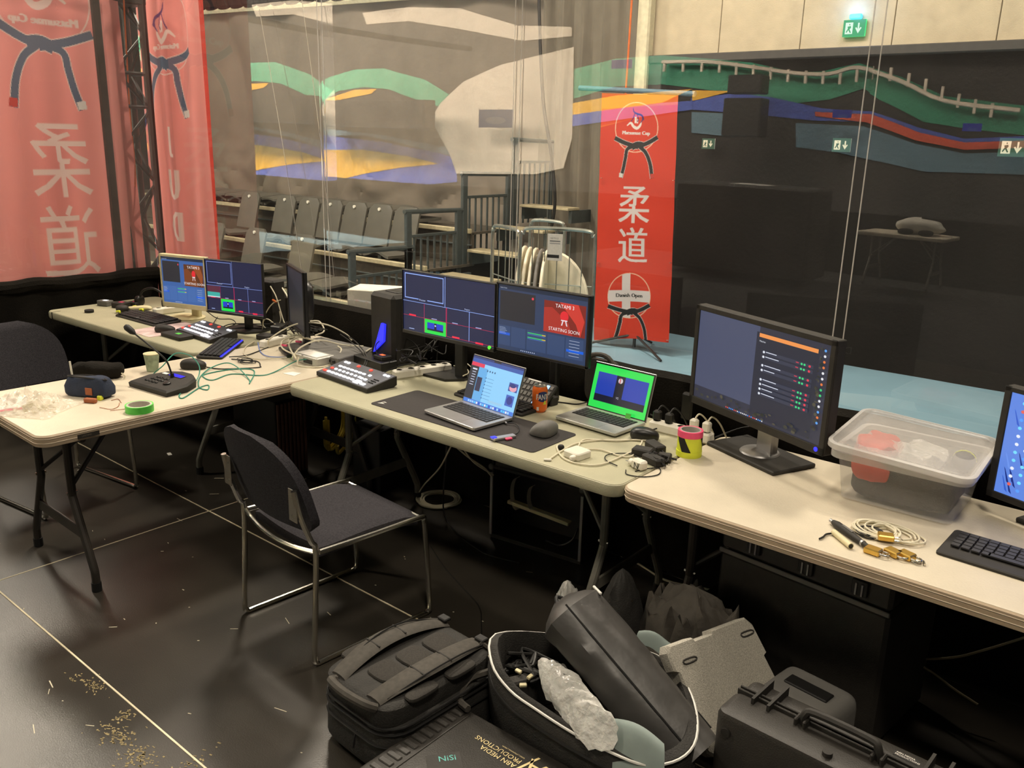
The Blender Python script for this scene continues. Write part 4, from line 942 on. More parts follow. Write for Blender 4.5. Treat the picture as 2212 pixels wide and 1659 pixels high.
fin(G(Mx((.075, .09, .022), 0, -.28)).box((0, 0, .0), (.026, .001, .026)), 'sticky_note', 'tape_green', t)
# --- desk mat, keyboards, mice
g = G().rbox((0, 0, 0), .905, .292, .02, [(0, 0), (0, .0025), (.001, .003)], 5)
mt = fin(g, 'desk_mat', 'pad_charcoal', label='long charcoal desk mat under the silver laptop', cat='desk mat'); mt.location = (-2.299, 2.565, TZ)
g = G(Mx((-.43, -.12, .0034))); g.add([(0, 0, 0), (.035, .012, 0), (.01, .018, 0)], [(0, 1, 2)]); g.add([(.004, .02, 0), (.03, .03, 0), (.012, .034, 0)], [(0, 1, 2)]); fin(g, 'logo', 'paper', mt)
def keyboard(lab, c, rz, w_, d, m='plastic_matt', rows=5, cols=15, top='key_black', tilt=.05, frame=.012, kh=.006, palm=0):
    t = thing('keyboard', lab, 'keyboard', c, rz)
    fin(G(Mx((0, 0, .008), 0, tilt)).rbox((0, 0, 0), w_, d, .012, [(.003, -.007), (0, -.003), (0, .004), (.004, .007)], 4), 'base', m, t)
    T = Mx((0, palm/2, .008), 0, tilt)
    kw = (w_-2*frame)/cols; kd = (d-2*frame-palm)/rows
    for r in range(rows):
        for q in range(cols):
            if r == 0 and cols*.25 < q < cols*.5 and q != int(cols*.36): continue
            o = KEY.copy(); link(o, t); wd = 5 if (r == 0 and q == int(cols*.36)) else 1
            p = T @ Vector((-w_/2+frame+kw*(q+.5), -(d-palm)/2+frame+kd*(r+.5), .008+kh/2)); o.location = p; o.rotation_euler = (tilt, 0, 0)
            o.scale = (kw*.86*(wd*.9 if wd > 1 else 1)/.015, kd*.84/.015, kh/.0016)
            if top != 'key_black':
                o.material_slots[0].link = 'OBJECT'; o.material_slots[0].material = MATS[top]
    return t
keyboard('wide black keyboard on the far left table in front of the beige monitor', (P(320, 690)[0], P(320, 690)[1], TZ), .02, .46, .18)
k_ = keyboard('black gaming keyboard with blue backlight standing lengthways on the cream left table', (-4.045, 2.525, TZ), PI*.745-PI/2+.03+PI/2+PI*.5-PI/2, .40, .135)
k_.rotation_euler = (0, 0, math.atan2(.345, -.29)); k_.location = (-4.045, 2.52, TZ)
for k in range(7):
    o = fin(G(Mx((0, 0, .0))).box((-.17+k*.057, -.062, .012), (.02, .004, .004)), 'backlight', 'led_blue', k_)
fin(G(Mx((0, 0, .008), 0, .05)).box((0, -.059, .0085), (.385, .010, .002)), 'light_bar', 'led_blue', k_)
keyboard('compact black keyboard half hidden behind the silver laptop', (-2.36, 2.815, TZ), -.08, .43, .13)
keyboard('large black keyboard cut off by the right edge of the picture', (-.245, 2.642, TZ), -.055, .455, .185, frame=.022, palm=.03)
# stream controller pad
t = thing('key_pad', 'black controller pad with rows of lit square keys behind the orange can', 'controller', (-2.24, 2.93, TZ), -.1)
fin(G(Mx((0, 0, .045), 0, .75)).box((0, 0, 0), (.20, .13, .02), .005), 'body', 'plastic_matt', t)
for r in range(4):
    for q in range(8): fin(G(Mx((0, 0, .045), 0, .75)).box((-.085+q*.0243, -.045+r*.029, .0115), (.017, .019, .004), .001), 'pad_key', 'key_glow' if q in (5, 6) else 'box_grey', t)
fin(G(Mx((0, 0, .045), 0, .75)).box((-.03, .058, .0105), (.08, .006, .001)), 'print', 'paper', t)
fin(G().box((0, .04, .02), (.18, .05, .04), .004), 'stand', 'plastic_matt', t)
def mouse(lab, c, rz, L_=.115, W_=.062, H_=.036, m='plastic_matt', wing=False, led=False):
    t = thing('computer_mouse', lab, 'mouse', (c[0], c[1], c[2]), rz)
    def fn(p):
        z = max(0, p.z+H_*.3); k = 1-.25*max(0, p.y/L_*2)
        if wing and p.x < 0: z *= (1-.0*p.x); p = Vector((p.x*(1+.9*(1-z/H_)), p.y, p.z)); z = z*(1-.4*(-p.x/W_))
        return Vector((p.x, p.y, z*k*1.45+.001))
    fin(G().sup((0, 0, 0), (W_, L_, H_), .75, 24, 14, fn=fn), 'shell', m, t)
    fin(G().cyl((-.005, L_*.27, H_*.70), (.005, L_*.27, H_*.70), .009, n=12), 'wheel', 'black_rubber', t)
    if led: fin(G().sup((-W_*.3, L_*.36, H_*.55), (.014, .02, .008), .8, 10, 6), 'light', 'led_blue', t)
    return t
p = P(357, 718); mouse('small black mouse on the printed mouse pad of the far left table', (p.x, p.y, TZ+.003), -.8)
p = P(418, 796); mouse('black gaming mouse with violet light on the cream left table', (p.x, p.y, TZ), -.85, .125, .066, .042, led=True)
p = P(1180, 940); mouse('sculpted grey ergonomic mouse with thumb rest on the desk mat', (p.x, p.y, TZ+.003), .15, .12, .075, .052, 'box_grey', wing=True)
p = P(1392, 948); mouse('glossy black mouse behind the heap of adapters', (p.x, p.y, TZ), -1.0, .115, .065, .04, 'plastic_black')
g = G().rbox((0, 0, 0), .24, .36, .02, [(0, 0), (0, .002), (.001, .003)], 4); o = fin(g, 'mouse_pad', 'pad_print', label='pink and white printed mouse pad beside the first video switcher', cat='mouse pad'); o.location = (-4.70, 2.59, TZ); o.rotation_euler = (0, 0, 0)
p = P(383, 729); t = thing('media_box', 'flat black box with green logo in front of the first video switcher', 'box', (-4.48, 2.52, TZ), 0)
fin(G().rbox((0, 0, .0), .20, .09, .008, [(.002, 0), (0, .003), (0, .020), (.003, .023)], 3), 'body', 'plastic_matt', t); fin(G().box((.01, .005, .0235), (.04, .025, .001)), 'green_logo', 'tape_green', t)
# --- video switchers
def switcher(lab, FL, FR, d=.17):
    FL, FR = Vector(FL), Vector(FR); w_ = (FR-FL).length; rz = math.atan2((FR-FL).y, (FR-FL).x); n2 = Vector((-math.sin(rz), math.cos(rz), 0)); c = (FL+FR)/2+n2*d/2
    t = thing('video_switcher', lab, 'video switcher', (c.x, c.y, TZ), rz)
    prof = [(-d/2, .002), (-d/2, .020), (d/2, .052), (d/2, .010), (d/2-.02, .002)]
    fin(G().loft([[Vector((x, y, z)) for y, z in prof] for x in (-w_/2, w_/2)]), 'body', 'plastic_matt', t)
    a = math.atan2(.032, d); T = Mx((0, -d/2, .020), 0, a); S_ = math.hypot(d, .032)
    fin(G(T).box((0, S_/2, .001), (w_-.01, S_-.008, .002), .001), 'face_plate', mat('switch_face', '54565e', .5), t)
    def b(x, y, sx, sy, m): fin(G(T).box((-w_/2+x*w_, y*S_, .0045), (sx, sy, .006), .0015), 'button', m, t)
    for k in range(8):
        b(.08+k*.078, .17, .022, .014, 'led_red' if k == 0 else 'led_white'); b(.10+k*.078, .38, .016, .013, 'led_red' if k == 0 else 'led_white')
    for k in range(7): b(.15+k*.078, .58, .022, .012, 'led_white')
    for x, y, m in ((.1, .85, 'led_white'), (.16, .85, 'led_white'), (.36, .85, 'led_red'), (.60, .85, 'led_red'), (.72, .60, 'led_white'), (.70, .36, 'led_white'), (.77, .36, 'led_white'), (.93, .84, 'led_white'), (.87, .84, 'led_white')): b(x, y, .017, .014, m)
    b(.735, .15, .04, .03, 'led_white'); b(.85, .13, .03, .018, 'led_white')
    for k in range(12): b(.86+.025*(k % 4), .3+.1*(k//4), .006, .006, 'plastic_black')
    return t
switcher('video switcher with lit white and red buttons on the far left table', (-4.60, 2.585, TZ), (-4.215, 2.56, TZ))
switcher('video switcher with lit buttons at the left end of the middle table', (-3.285, 2.555, TZ), (-2.875, 2.515, TZ))
# --- network gear
def boxdev(name, lab, cat, c, rz, d, m, b=.004): 
    t = thing(name, lab, cat, c, rz); fin(G().box((0, 0, d[2]/2), d, b), 'body', m, t); return t
p = (P(585, 744, .74)+P(716, 775, .74))/2
t = boxdev('rack_unit', 'long flat grey rack unit under the tangle of white cables', 'network device', (-3.56, 2.86, TZ), .06, (.44, .28, .043), 'box_grey')
for k in range(12): fin(G().box((-.2+k*.035, -.142, .022), (.018, .006, .014), .001), 'port', 'plastic_black', t)
t = boxdev('network_switch', 'small silver network switch with green lights at the edge of the middle table', 'network device', (-3.50, 2.705, TZ), .0, (.205, .115, .045), 'alu_pale')
for k in range(5): 
    fin(G().box((-.1035, -.045+k*.022, .030), (.004, .015, .012), .001), 'port', 'plastic_black', t); fin(G().box((-.1045, -.045+k*.022, .012), (.006, .015, .010), .001), 'port_light', 'led_green', t)
fin(G().box((.0, 0, .0455), (.16, .08, .001)), 'label_sheet', 'paper', t)
fin(G().box((.03, -.0585, .02), (.07, .002, .022), .001), 'socket', 'plastic_black', t)
def strip(lab, a, b, n, w_=.055, h=.04, m='white_plastic', plugs=()):
    a, b = Vector(a), Vector(b); rz = math.atan2((b-a).y, (b-a).x); L_ = (b-a).length; c = (a+b)/2
    t = thing('power_strip', lab, 'power strip', (c.x, c.y, TZ), rz)
    fin(G().rbox((0, 0, 0), L_, w_, .014, [(.004, 0), (0, .006), (.002, h-.006), (.008, h)], 4), 'body', m, t)
    for k in range(n):
        x = -L_/2+L_*(k+.5)/n; fin(G().lathe([(.019, h), (.019, h+.001), (.015, h+.001), (.015, h-.002)], (x, 0, 0), 16), 'socket', m, t)
        if k in plugs:
            pm_ = plugs[k]; fin(G().box((x, 0, h+.022), (.032, .03, .042), .006), 'plug', pm_, t); fin(G().tube([(x, .0, h+.04), (x+.01, .02, h+.06), (x+.03, .05, h+.03), (x+.05, .08, .01)], .0035, 6), 'plug_cable', 'cable_black' if pm_ != 'white_plastic' else 'cable_white', t)
    return t
strip('white power strip with black and white plugs left of the largest monitor', P(1405, 925), P(1538, 958), 5, plugs={0: 'plastic_black', 1: 'plastic_black', 3: 'white_plastic', 4: 'white_plastic'})
fin(G(Mx((P(1478, 915).x, P(1478, 915).y+.02, TZ+.04), -.1)).box((0, 0, .03), (.055, .03, .12), .008), 'power_adapter', 'plastic_black', label='upright black power adapter plugged into the white strip beside the largest monitor', cat='adapter')
strip('white power strip behind the base of the twin monitors', P(850, 818), P(972, 800), 5)
strip('white power strip beside the beige monitor base', P(332, 680), P(398, 672), 3)
strip('short white power strip next to the flat rack unit', P(566, 752), P(620, 738), 2)
# --- black computer and router with blue light
t = thing('desktop_computer', 'upright black computer with blue lit side behind the middle table edge', 'computer', (-3.21, 3.03, TZ), -.1)
fin(G().box((0, 0, .183), (.20, .22, .366), .018), 'case', 'plastic_matt', t); fin(G().box((.0, -.02, .368), (.1, .05, .008), .003), 'handle', 'plastic_black', t)
q = [PY(x, y, 2.905) for x, y in ((823, 698), (830, 701), (828, 738), (806, 760))]; g = G(); g.loft([q, [v+Vector((.002, .012, 0)) for v in q]]); fin(g, 'blue_light', 'led_blue', t, world=True)
t = boxdev('router', 'black router box with orange light below the black computer', 'network device', (-3.22, 2.875, TZ), -.1, (.24, .10, .045), 'plastic_black')
fin(G().box((.05, .01, .055), (.08, .06, .022), .004), 'top_box', 'plastic_matt', t); fin(G().box((.05, .01, .0665), (.03, .02, .001)), 'orange_light', 'led_orange', t)
t = boxdev('power_adapter', 'black cube power adapter beside the edge-on monitor', 'adapter', (*P(603, 730)[:2], TZ), .3, (.07, .07, .075), 'plastic_black', .006)
t = boxdev('hub_box', 'small dark hub box left of the cube adapter', 'adapter', (*P(575, 733)[:2], TZ), .2, (.09, .07, .03), 'plastic_matt')
# --- can, cup, microphone
p = P(1165, 888); t = thing('drink_can', 'orange soft drink can with white lettering behind the laptops', 'can', (p.x, p.y, TZ), 1.02)
fin(G().lathe([(.024, 0), (.027, .004), (.0325, .012), (.033, .018), (.033, .098), (.031, .106), (.027, .114)], n=36), 'body', 'can_orange', t)
fin(G().lathe([(.027, .114), (.0275, .117), (.0255, .118), (.0245, .1145), (.001, .114)], n=32), 'lid', 'can_metal', t)
fin(G().box((.004, -.006, .1155), (.012, .018, .001)), 'pull_tab', 'alu', t)
def wrap(s_, x, z, h, m, r, nm, sx=1):
    v, f, wd = glyphs(s_); g = G(); q = []
    for a, b in v: th = ((a-wd/2)*h*sx+x)/.033-PI/2; q.append((r*math.cos(th), r*math.sin(th), z+b*h))
    g.add(q, f); fin(g, nm, m, t, smooth=0)
nf = G(); nf.grid(lambda u, v: (.0333*math.cos(-PI/2-.55+1.25*u), .0333*math.sin(-PI/2-.55+1.25*u), .056+.034*v-.006*u*0+(.006*math.sin(u*PI))*(1 if v > .5 else -1)), 16, 4); fin(nf, 'dark_band', mat('can_navy', '25306a', .4), t)
wrap('FANTA', .006, .060, .024, 'paper', .0337, 'lettering', .62)
wrap('FANTA', .0055, .0605, .022, 'paper', .0338, 'lettering', .62)
g = G().grid(lambda u, v: (.0334*math.cos(-PI/2+.1+.5*u), .0334*math.sin(-PI/2+.1+.5*u), .038+.018*v*math.sin(u*PI)), 10, 3); fin(g, 'orange_slice', 'tape_yellow', t)
g = G().grid(lambda u, v: (.0334*math.cos(-PI/2-.75+.3*u), .0334*math.sin(-PI/2-.75+.3*u), .012+.016*v), 4, 2); fin(g, 'white_label', 'paper', t)
p = P(330, 801); t = thing('paper_cup', 'patterned green paper cup behind the desk microphone', 'cup', (p.x, p.y, TZ))
fin(G().lathe([(.024, 0), (.0265, .002), (.036, .084), (.0345, .084), (.025, .004), (.001, .004)], n=32), 'wall', 'cup_green', t); fin(G().lathe([(.0345, .083), (.037, .085), (.0375, .088), (.0355, .088)], n=32), 'rim', 'plastic_cream', t)
t = thing('desk_microphone', 'black conference microphone with blue display on the cream left table', 'microphone', (-3.60, 1.96, TZ), math.atan2(.025, .278))
pl = [(-.155, -.125), (.14, -.125), (.155, -.02), (.13, .06), (.06, .115), (-.06, .115), (-.135, .06), (-.165, -.02)]
pl = [(x*.92, y*.85) for x, y in [(-.15, -.12), (.15, -.12), (.155, -.0), (.11, .09), (.04, .13), (-.04, .13), (-.11, .09), (-.155, .0)]]
g = G(); g.loft([[Vector((x, y, 0)) for x, y in pl], [Vector((x*1.02, y*1.02, .018+.10*(y+.12)*.8)) for x, y in pl], [Vector((x*.95, y*.95, .026+.10*(y+.12)*.85)) for x, y in pl]]); fin(g, 'base', 'plastic_matt', t)
T = Mx((0, 0, .0375), 0, math.atan(.085))
screen(t, T @ Mx((-.05, .035, .0005)), .10, .034, [('r', .05, .1, .95, .9, (30, 34, 255))], 'display', bg=(40, 30, 30))
for r in range(3):
    for q in range(4): fin(G(T).box((-.075+q*.024+r*.006, -.055+r*.026, .001), (.015, .012, .006), .002), 'button', 'plastic_black', t)
fin(G(T).lathe([(.017, .0), (.017, .005), (.012, .007), (.001, .007)], (.055, -.04, 0), 20), 'dial', 'plastic_black', t)
fin(G(T).box((-.075, .045, .001), (.035, .018, .001)), 'white_label', 'paper', t)
I = pm(t).inverted(); b0 = I @ P(372, 812, .785)
def nrm(q): return I @ q
hd_ = _ray(290, 720); k = math.hypot(-3.78, 1.88)/math.hypot(hd_[0], hd_[1]); hp = I @ Vector(CAMP+hd_*k)
fin(G().cyl(b0-Vector((0, 0, .03)), b0+Vector((0, 0, .012)), .012, .008), 'socket', 'plastic_black', t)
gp = [b0, b0+Vector((-.02, -.01, .07)), b0*.45+hp*.55+Vector((.02, 0, .02)), hp]
fin(G().tube(gp, .0042, 8, 6), 'gooseneck', 'cable_black', t)
dr = (gp[3]-gp[2]).normalized(); fin(G().tube([hp-dr*.005, hp+dr*.012, hp+dr*.045, hp+dr*.055], .013, 12, 1, rs=[.006, .0145, .0155, .010]), 'foam_cap', 'black_rubber', t)
# --- cases, bag, tape on the left table
a = P(137, 850); b = P(228, 862); t = thing('pencil_case', 'open navy pencil case with tan leather patch on the cream left table', 'pencil case', (-3.83, 1.585, TZ), .62)
c_ = (P(135, 855)+P(228, 866))/2; t.location = (c_.x-.02, c_.y+.04, TZ); t.rotation_euler = (0, 0, math.atan2((P(228, 866)-P(135, 855)).y, (P(228, 866)-P(135, 855)).x))
fin(G().sup((0, 0, .045), (.215, .085, .085), .28, 28, 12, fn=lambda p: Vector((p.x*(1-.1*(p.z > .02)), p.y*(1-.4*max(0, p.z/.045)), p.z+.006*math.sin(p.x*30)))), 'body', 'navy_cloth', t)
fin(G().tube([(-.10, -.012, .083), (0, -.028, .088), (.10, -.012, .083), (0, .014, .088)], .0035, 6, 5, closed=True), 'zip', 'black_rubber', t)
fin(G().sup((0, 0, .081), (.19, .034, .012), .8, 18, 6), 'opening', 'black_rubber', t)
fin(G().box((.03, -.044, .033), (.035, .003, .032), .001), 'leather_patch', 'leather_tan', t)
c_ = P(212, 815); o = thing('black_pouch', 'soft black pouch lying behind the navy pencil case', 'pouch', (c_.x, c_.y, TZ), .75)
fin(G().sup((0, 0, .035), (.24, .10, .075), .65, 24, 12, fn=lambda p: p+Vector((0, 0, .012*noise.noise(p*20)))), 'body', 'black_cloth', o); fin(G().tube([(.12, -.03, .03), (.135, -.03, .015), (.13, -.035, 0.004)], .003, 6), 'white_cord', 'cable_white', o)
a = P(158, 822, .80); fin(G().cyl(a, a+Vector((-.012, 0, .085)), .0045, n=8), 'white_stick', 'white_plastic', label='thin white stick poking out of the navy pencil case', cat='stick')
c_ = P(302, 888); t = thing('tape_roll', 'bright green roll of tape near the front edge of the cream left table', 'tape', (c_.x, c_.y, TZ))
fin(G().lathe([(.036, 0), (.0555, 0), (.0555, .030), (.050, .030)], n=40, caps=False), 'tape', 'tape_green', t); fin(G().lathe([(.050, .030), (.042, .030), (.042, 0)], n=40, caps=False), 'core', 'tape_core', t)
def bagf(u, v):
    c = Vector((-3.72, 1.405, TZ)); x = (u-.5)*.34; y = (v-.5)*.26
    e = max(0, 1-(2*abs(u-.5))**2.2)*max(0, 1-(2*abs(v-.5))**2.2)
    z = .002+e*(.045+.05*abs(noise.noise(Vector((u*5, v*5, 2))))+.03*noise.noise(Vector((u*14, v*12, 1))))
    q = Matrix.Rotation(.5, 3, 'Z') @ Vector((x*(1+.12*noise.noise(Vector((v*4, 0, 3)))), y*(1+.12*noise.noise(Vector((u*4, 1, 3)))), 0))
    return c+q+Vector((0, 0, max(.001, z)))
fin(G().grid(bagf, 60, 50), 'plastic_bag', 'clear_film', label='crumpled clear plastic bag of small parts on the cream left table', cat='plastic bag', smooth=60)
g = G(); rs = random.Random(2)
for k in range(60):
    q = Matrix.Rotation(.5, 3, 'Z') @ Vector((rs.gauss(.05, .045), rs.gauss(-.02, .04), 0)); g.box((-3.72+q.x, 1.405+q.y, TZ+.006+rs.random()*.012), (.016, .004, .004), .001, rz=rs.random()*3)
fin(g, 'loose_plugs', 'plastic_cream', label='loose cream plugs inside the clear plastic bag', cat='plugs', kind='stuff')
for px, py, m, l_, sx in ((196, 874, 'leather_tan', 'small tan wooden block beside the navy pencil case', .055), (217, 868, 'tape_yellow', 'small yellow clamp beside the navy pencil case', .022), (232, 860, 'cable_blue', 'small blue clamp at the corner of the navy pencil case', .03)):
    c_ = P(px, py-4); fin(G(Mx((c_.x, c_.y, TZ+.01), .5)).box((0, 0, 0), (sx, .022, .02), .004), 'clamp' if m != 'leather_tan' else 'wooden_block', m, label=l_, cat='clamp' if m != 'leather_tan' else 'block')
a = [P(x, y, .742) for x, y in ((-60, 862), (60, 855), (55, 878), (-60, 893))]; t = thing('paper_stack', 'white paper sheet over a red folder at the left end of the cream table', 'paper', a[0])
g = G(); g.loft([[Vector(q)-Vector((0, 0, .0018)) for q in a], a]); fin(g, 'sheet', 'paper', t, world=True)
g = G(); a2 = [P(x, y, .7402) for x, y in ((-60, 880), (50, 874), (47, 884), (-60, 896))]; g.loft([[Vector(q)-Vector((0, 0, .0001)) for q in a2], [Vector(q)+Vector((0, 0, .0004)) for q in a2]]); fin(g, 'red_folder', 'tape_pink', t, world=True)
a = [P(x, y, .7415) for x, y in ((610, 806), (632, 803), (651, 806), (636, 812))]; g = G(); g.loft([[q-Vector((0, 0, .001)) for q in a], a]); fin(g, 'paper_note', 'paper', label='small white note lying left of the second switcher', cat='paper')
# --- far left table clutter
c_ = P(193, 675); fin(G().lathe([(.026, 0), (.028, .003), (.028, .016), (.026, .018), (.001, .018)], (c_.x, c_.y, TZ), 24), 'puck', 'black_rubber', label='round black puck near the corner of the far left table', cat='puck')
for px, py, m, top, l_, d in ((228, 660, 'box_grey', 'led_white', 'small grey transmitter with white light at the back of the far left table', (.09, .06, .035)), (262, 664, 'plastic_matt', 'tape_pink', 'black receiver with pink tape at the back of the far left table', (.09, .08, .035)), (292, 661, 'plastic_matt', 'tape_pink', 'black receiver with red marking beside the headset', (.08, .07, .03))):
    c_ = P(px, py); t = boxdev('receiver_box', l_, 'receiver', (c_.x, c_.y, TZ), .3, d, m); fin(G().box((.005, 0, d[2]+.001), (.03, .025, .002)), 'top_mark', top, t)
c_ = P(318, 664); t = thing('headset', 'black intercom headset lying at the back of the far left table', 'headset', (c_.x, c_.y+.03, TZ), .4)
fin(G().tube([(-.09, 0, .04), (-.06, .0, .10), (.02, .0, .125), (.10, 0, .09), (.12, 0, .04)], .008, 8, 5), 'headband', 'black_rubber', t)
for x in (-.09, .12): fin(G().sup((x, 0, .035), (.045, .075, .07), .7, 16, 10), 'ear_cup', 'plastic_black', t)
fin(G().tube([(-.09, -.02, .03), (-.06, -.08, .02), (-.02, -.10, .015)], .003, 6), 'boom', 'black_rubber', t)
c_ = P(302, 676); fin(G().sup((c_.x, c_.y, TZ+.03), (.20, .06, .035), .8, 20, 10, rz=.3, fn=lambda p: p+Vector((0, 0, .008*math.sin(p.x*20)))), 'cream_roll', 'plastic_cream', label='cream coloured rolled cloth on the clutter beside the headset', cat='roll')
c_ = P(265, 676); fin(G().sup((c_.x, c_.y, TZ+.028), (.09, .07, .05), .8, 16, 10), 'camera_grip', 'plastic_matt', label='black lens grip resting behind the wide black keyboard', cat='grip')
c_ = P(300, 676); fin(G().box((c_.x+.01, c_.y-.03, TZ+.012), (.12, .05, .022), .005, rz=.1), 'dark_case', 'plastic_black', label='small black case under the cream cloth roll', cat='case')
for px, py, l_ in ((256, 684, 'left'), (292, 673, 'middle'), (306, 680, 'right')):
    c_ = P(px, py); fin(G().tube([c_+Vector((-.02, 0, .03)), c_+Vector((0, .008, .034)), c_+Vector((.025, 0, .031))], .006, 8), 'yellow_strap', 'tape_yellow', label='%s yellow velcro strap lying across the wide black keyboard' % l_, cat='strap')
# --- chargers, adapters, tapes on the middle table
c_ = P(1240, 990); t = thing('laptop_charger', 'square white laptop charger with looping white lead on the middle table', 'charger', (c_.x, c_.y+.02, TZ), -.12)
fin(G().rbox((0, 0, 0), .078, .078, .012, [(.003, 0), (0, .004), (0, .024), (.004, .028)], 4), 'brick', 'white_plastic', t); fin(G().sup((.02, -.045, .012), (.022, .03, .022), .7, 12, 8), 'plug', 'white_plastic', t)
wl = lambda pts, z=.745: [P(x, y, z) for x, y in pts]
def cable(lab, pts, r, m, par=None, name='cable', n=6, k=6, grp=None):
    g = G().tube(pts, r, n, k)
    if par is not None: return fin(g, name, m, par, world=True)
    return fin(g, name, m, label=lab, cat='cable', group=grp)
cable('', wl([(1248, 968), (1256, 953), (1275, 949), (1330, 952), (1382, 950), (1383, 962), (1365, 985), (1340, 985), (1300, 972), (1266, 970)]), .0032, 'cable_white', t, 'lead')
cable('', wl([(1187, 992), (1215, 973), (1245, 958), (1290, 951), (1350, 950), (1410, 953), (1400, 962), (1360, 978), (1300, 1003), (1250, 1002), (1215, 988), (1203, 965), (1213, 960)]), .0032, 'cable_white', t, 'lead')
fin(G().box(P(1183, 993, .745), (.03, .012, .008), .003, rz=.6), 'connector', 'white_plastic', t, world=True)
fin(G().sup(P(1212, 966, .75), (.025, .02, .022), .8, 10, 8), 'cable_clip', 'black_rubber', t, world=True)
c_ = P(1374, 1016); t = thing('phone_charger', 'small white plug charger with black and red marks at the corner of the middle table', 'charger', (c_.x, c_.y+.02, TZ), -.25)
fin(G().box((0, 0, .018), (.055, .036, .034), .006), 'body', 'white_plastic', t); fin(G().cyl((-.028, 0, .014), (-.045, 0, .014), .013, n=12), 'plug_face', 'white_plastic', t)
for s2 in (-.006, .006): fin(G().cyl((-.045, s2, .014), (-.062, s2, .014), .002, n=6), 'pin', 'alu', t)
g = G(Mx((-.008, -.0185, .006), 0, PI/2)); g.text('N', 0, 0, .022, .0005); g.text('/', .018, 0, .024, .0005); fin(g, 'mark', 'black_rubber', t, smooth=0)
for k, (px, py, d, l_, rz) in enumerate(((1385, 985, (.075, .05, .03), 'left black adapter brick in the heap beside the tape rolls', .2), (1412, 975, (.09, .045, .032), 'rear black adapter brick in the heap beside the tape rolls', -.5), (1408, 1003, (.085, .045, .03), 'front black adapter brick in the heap beside the tape rolls', -.3), (1432, 998, (.05, .04, .03), 'small black plug adapter nearest the tape rolls', .4))):
    c_ = P(px, py); t = boxdev('power_adapter', l_, 'adapter', (c_.x, c_.y+.01, TZ), rz, d, 'plastic_matt', .005); fin(G().cyl((d[0]/2, 0, .015), (d[0]/2+.02, 0, .012), .004, n=6), 'strain_relief', 'black_rubber', t)
rs = random.Random(11)
pts = []
for k in range(26):
    a = k*.9; pts.append(P(1425+22*math.cos(a)+rs.uniform(-6, 6), 985+12*math.sin(a*1.1)+rs.uniform(-5, 5), .755+.02*rs.random()))
cable('tangled thin black leads on top of the adapter heap', pts, .0016, 'cable_black')
cable('black lead with barrel plug curling left from the adapter heap', wl([(1333, 1006), (1310, 995), (1308, 985), (1325, 980), (1360, 980), (1385, 990)]), .002, 'cable_black')
cable('black lead looping around the small white plug charger', wl([(1352, 1015), (1355, 1025), (1390, 1030), (1422, 1025), (1425, 1012), (1400, 1012), (1372, 1018)], .743), .002, 'cable_black')
c_ = P(1483, 990); tp = [(('yellow roll of tape at the bottom of the tape stack'), 'tape_yellow', 0, .048, 0), ('yellow and black striped hazard tape roll in the middle of the tape stack', 'tape_yellow', .022, .046, 1), ('bright pink roll of tape on top of the tape stack', 'tape_pink', .076, .047, 0)]
hs = [.022, .054, .024]
c_ = P(1482, 985); c_.y += .02
for k, (l_, m, z, r, hz) in enumerate(tp):
    t = thing('tape_roll', l_, 'tape', (c_.x, c_.y, TZ+z), 0, 'stack of tape rolls'); h = hs[k]
    fin(G().lathe([(r-.012, 0), (r, 0), (r, h), (r-.008, h)], n=40, caps=False), 'tape', m, t); fin(G().lathe([(r-.008, h), (r-.013, h), (r-.013, 0)], n=40, caps=False), 'core', 'tape_core', t)
    if hz:
        for a0 in (-2.3, -.1, 1.9):
            fin(G().grid(lambda u, v: ((r+.0006)*math.cos(a0+u*.75+v*.6), (r+.0006)*math.sin(a0+u*.75+v*.6), h*(1-v)), 10, 6), 'black_stripe', 'black_rubber', t)
c_ = P(1088, 947, .745); t = thing('usb_hub', 'silver usb hub with blue and red plugs on the desk mat', 'usb hub', (c_.x, c_.y, TZ+.003), math.atan2((P(1112, 942)-P(1060, 951)).y, (P(1112, 942)-P(1060, 951)).x))
fin(G().box((0, 0, .006), (.10, .028, .011), .002), 'body', 'alu', t); fin(G().box((-.043, .004, .0125), (.022, .018, .004), .001), 'blue_dongle', 'led_blue', t); fin(G().box((.01, -.022, .006), (.028, .014, .008), .002), 'red_stick', 'tape_pink', t)
cable('', [P(1108, 940, .750), P(1118, 935, .752), P(1122, 925, .752), P(1112, 915, .752), P(1097, 914, .752)], .0022, 'cable_black', t, 'lead')
fin(G().box(P(1093, 913, .751), (.02, .008, .006), .002, rz=-.6), 'connector', 'alu', t, world=True)
# --- storage tub
FL, FRt, BRt = P(1818, 1075), P(2048, 1136), P(2110, 1068)
wd = (FRt-FL).length; rz = math.atan2((FRt-FL).y, (FRt-FL).x); dp = .30
n2 = Vector((-math.sin(rz), math.cos(rz), 0)); cc = (FL+FRt)/2+n2*dp/2
t = thing('storage_tub', 'clear plastic storage tub with tilted lid full of cables and orange cloth', 'storage box', (cc.x, cc.y, TZ), rz)
hb = .172
g = G(); rings = []
for k, (z, ex) in enumerate(((.004, .0), (.006, .008), (hb*.6, .02), (hb, .032))): rings.append([Vector((x, y, z)) for x, y in g.rr(wd+ex*2, dp+ex*2, .03, 5)])
g.loft(rings, caps=False); g.add(rings[0], [tuple(range(len(rings[0])))]); fin(g, 'body', 'tub_clear', t)
g = G(); r1 = [Vector((x, y, hb)) for x, y in g.rr(wd+.064, dp+.064, .035, 5)]; r2 = [Vector((x, y, hb)) for x, y in g.rr(wd+.10, dp+.10, .045, 5)]; r3 = [p-Vector((0, 0, .022)) for p in r2]
g.loft([r1, r2, r3], caps=False); fin(g, 'rim', 'tub_rim', t)
lid = Mx((.0, -.01, hb+.030), 0, .06, .045)
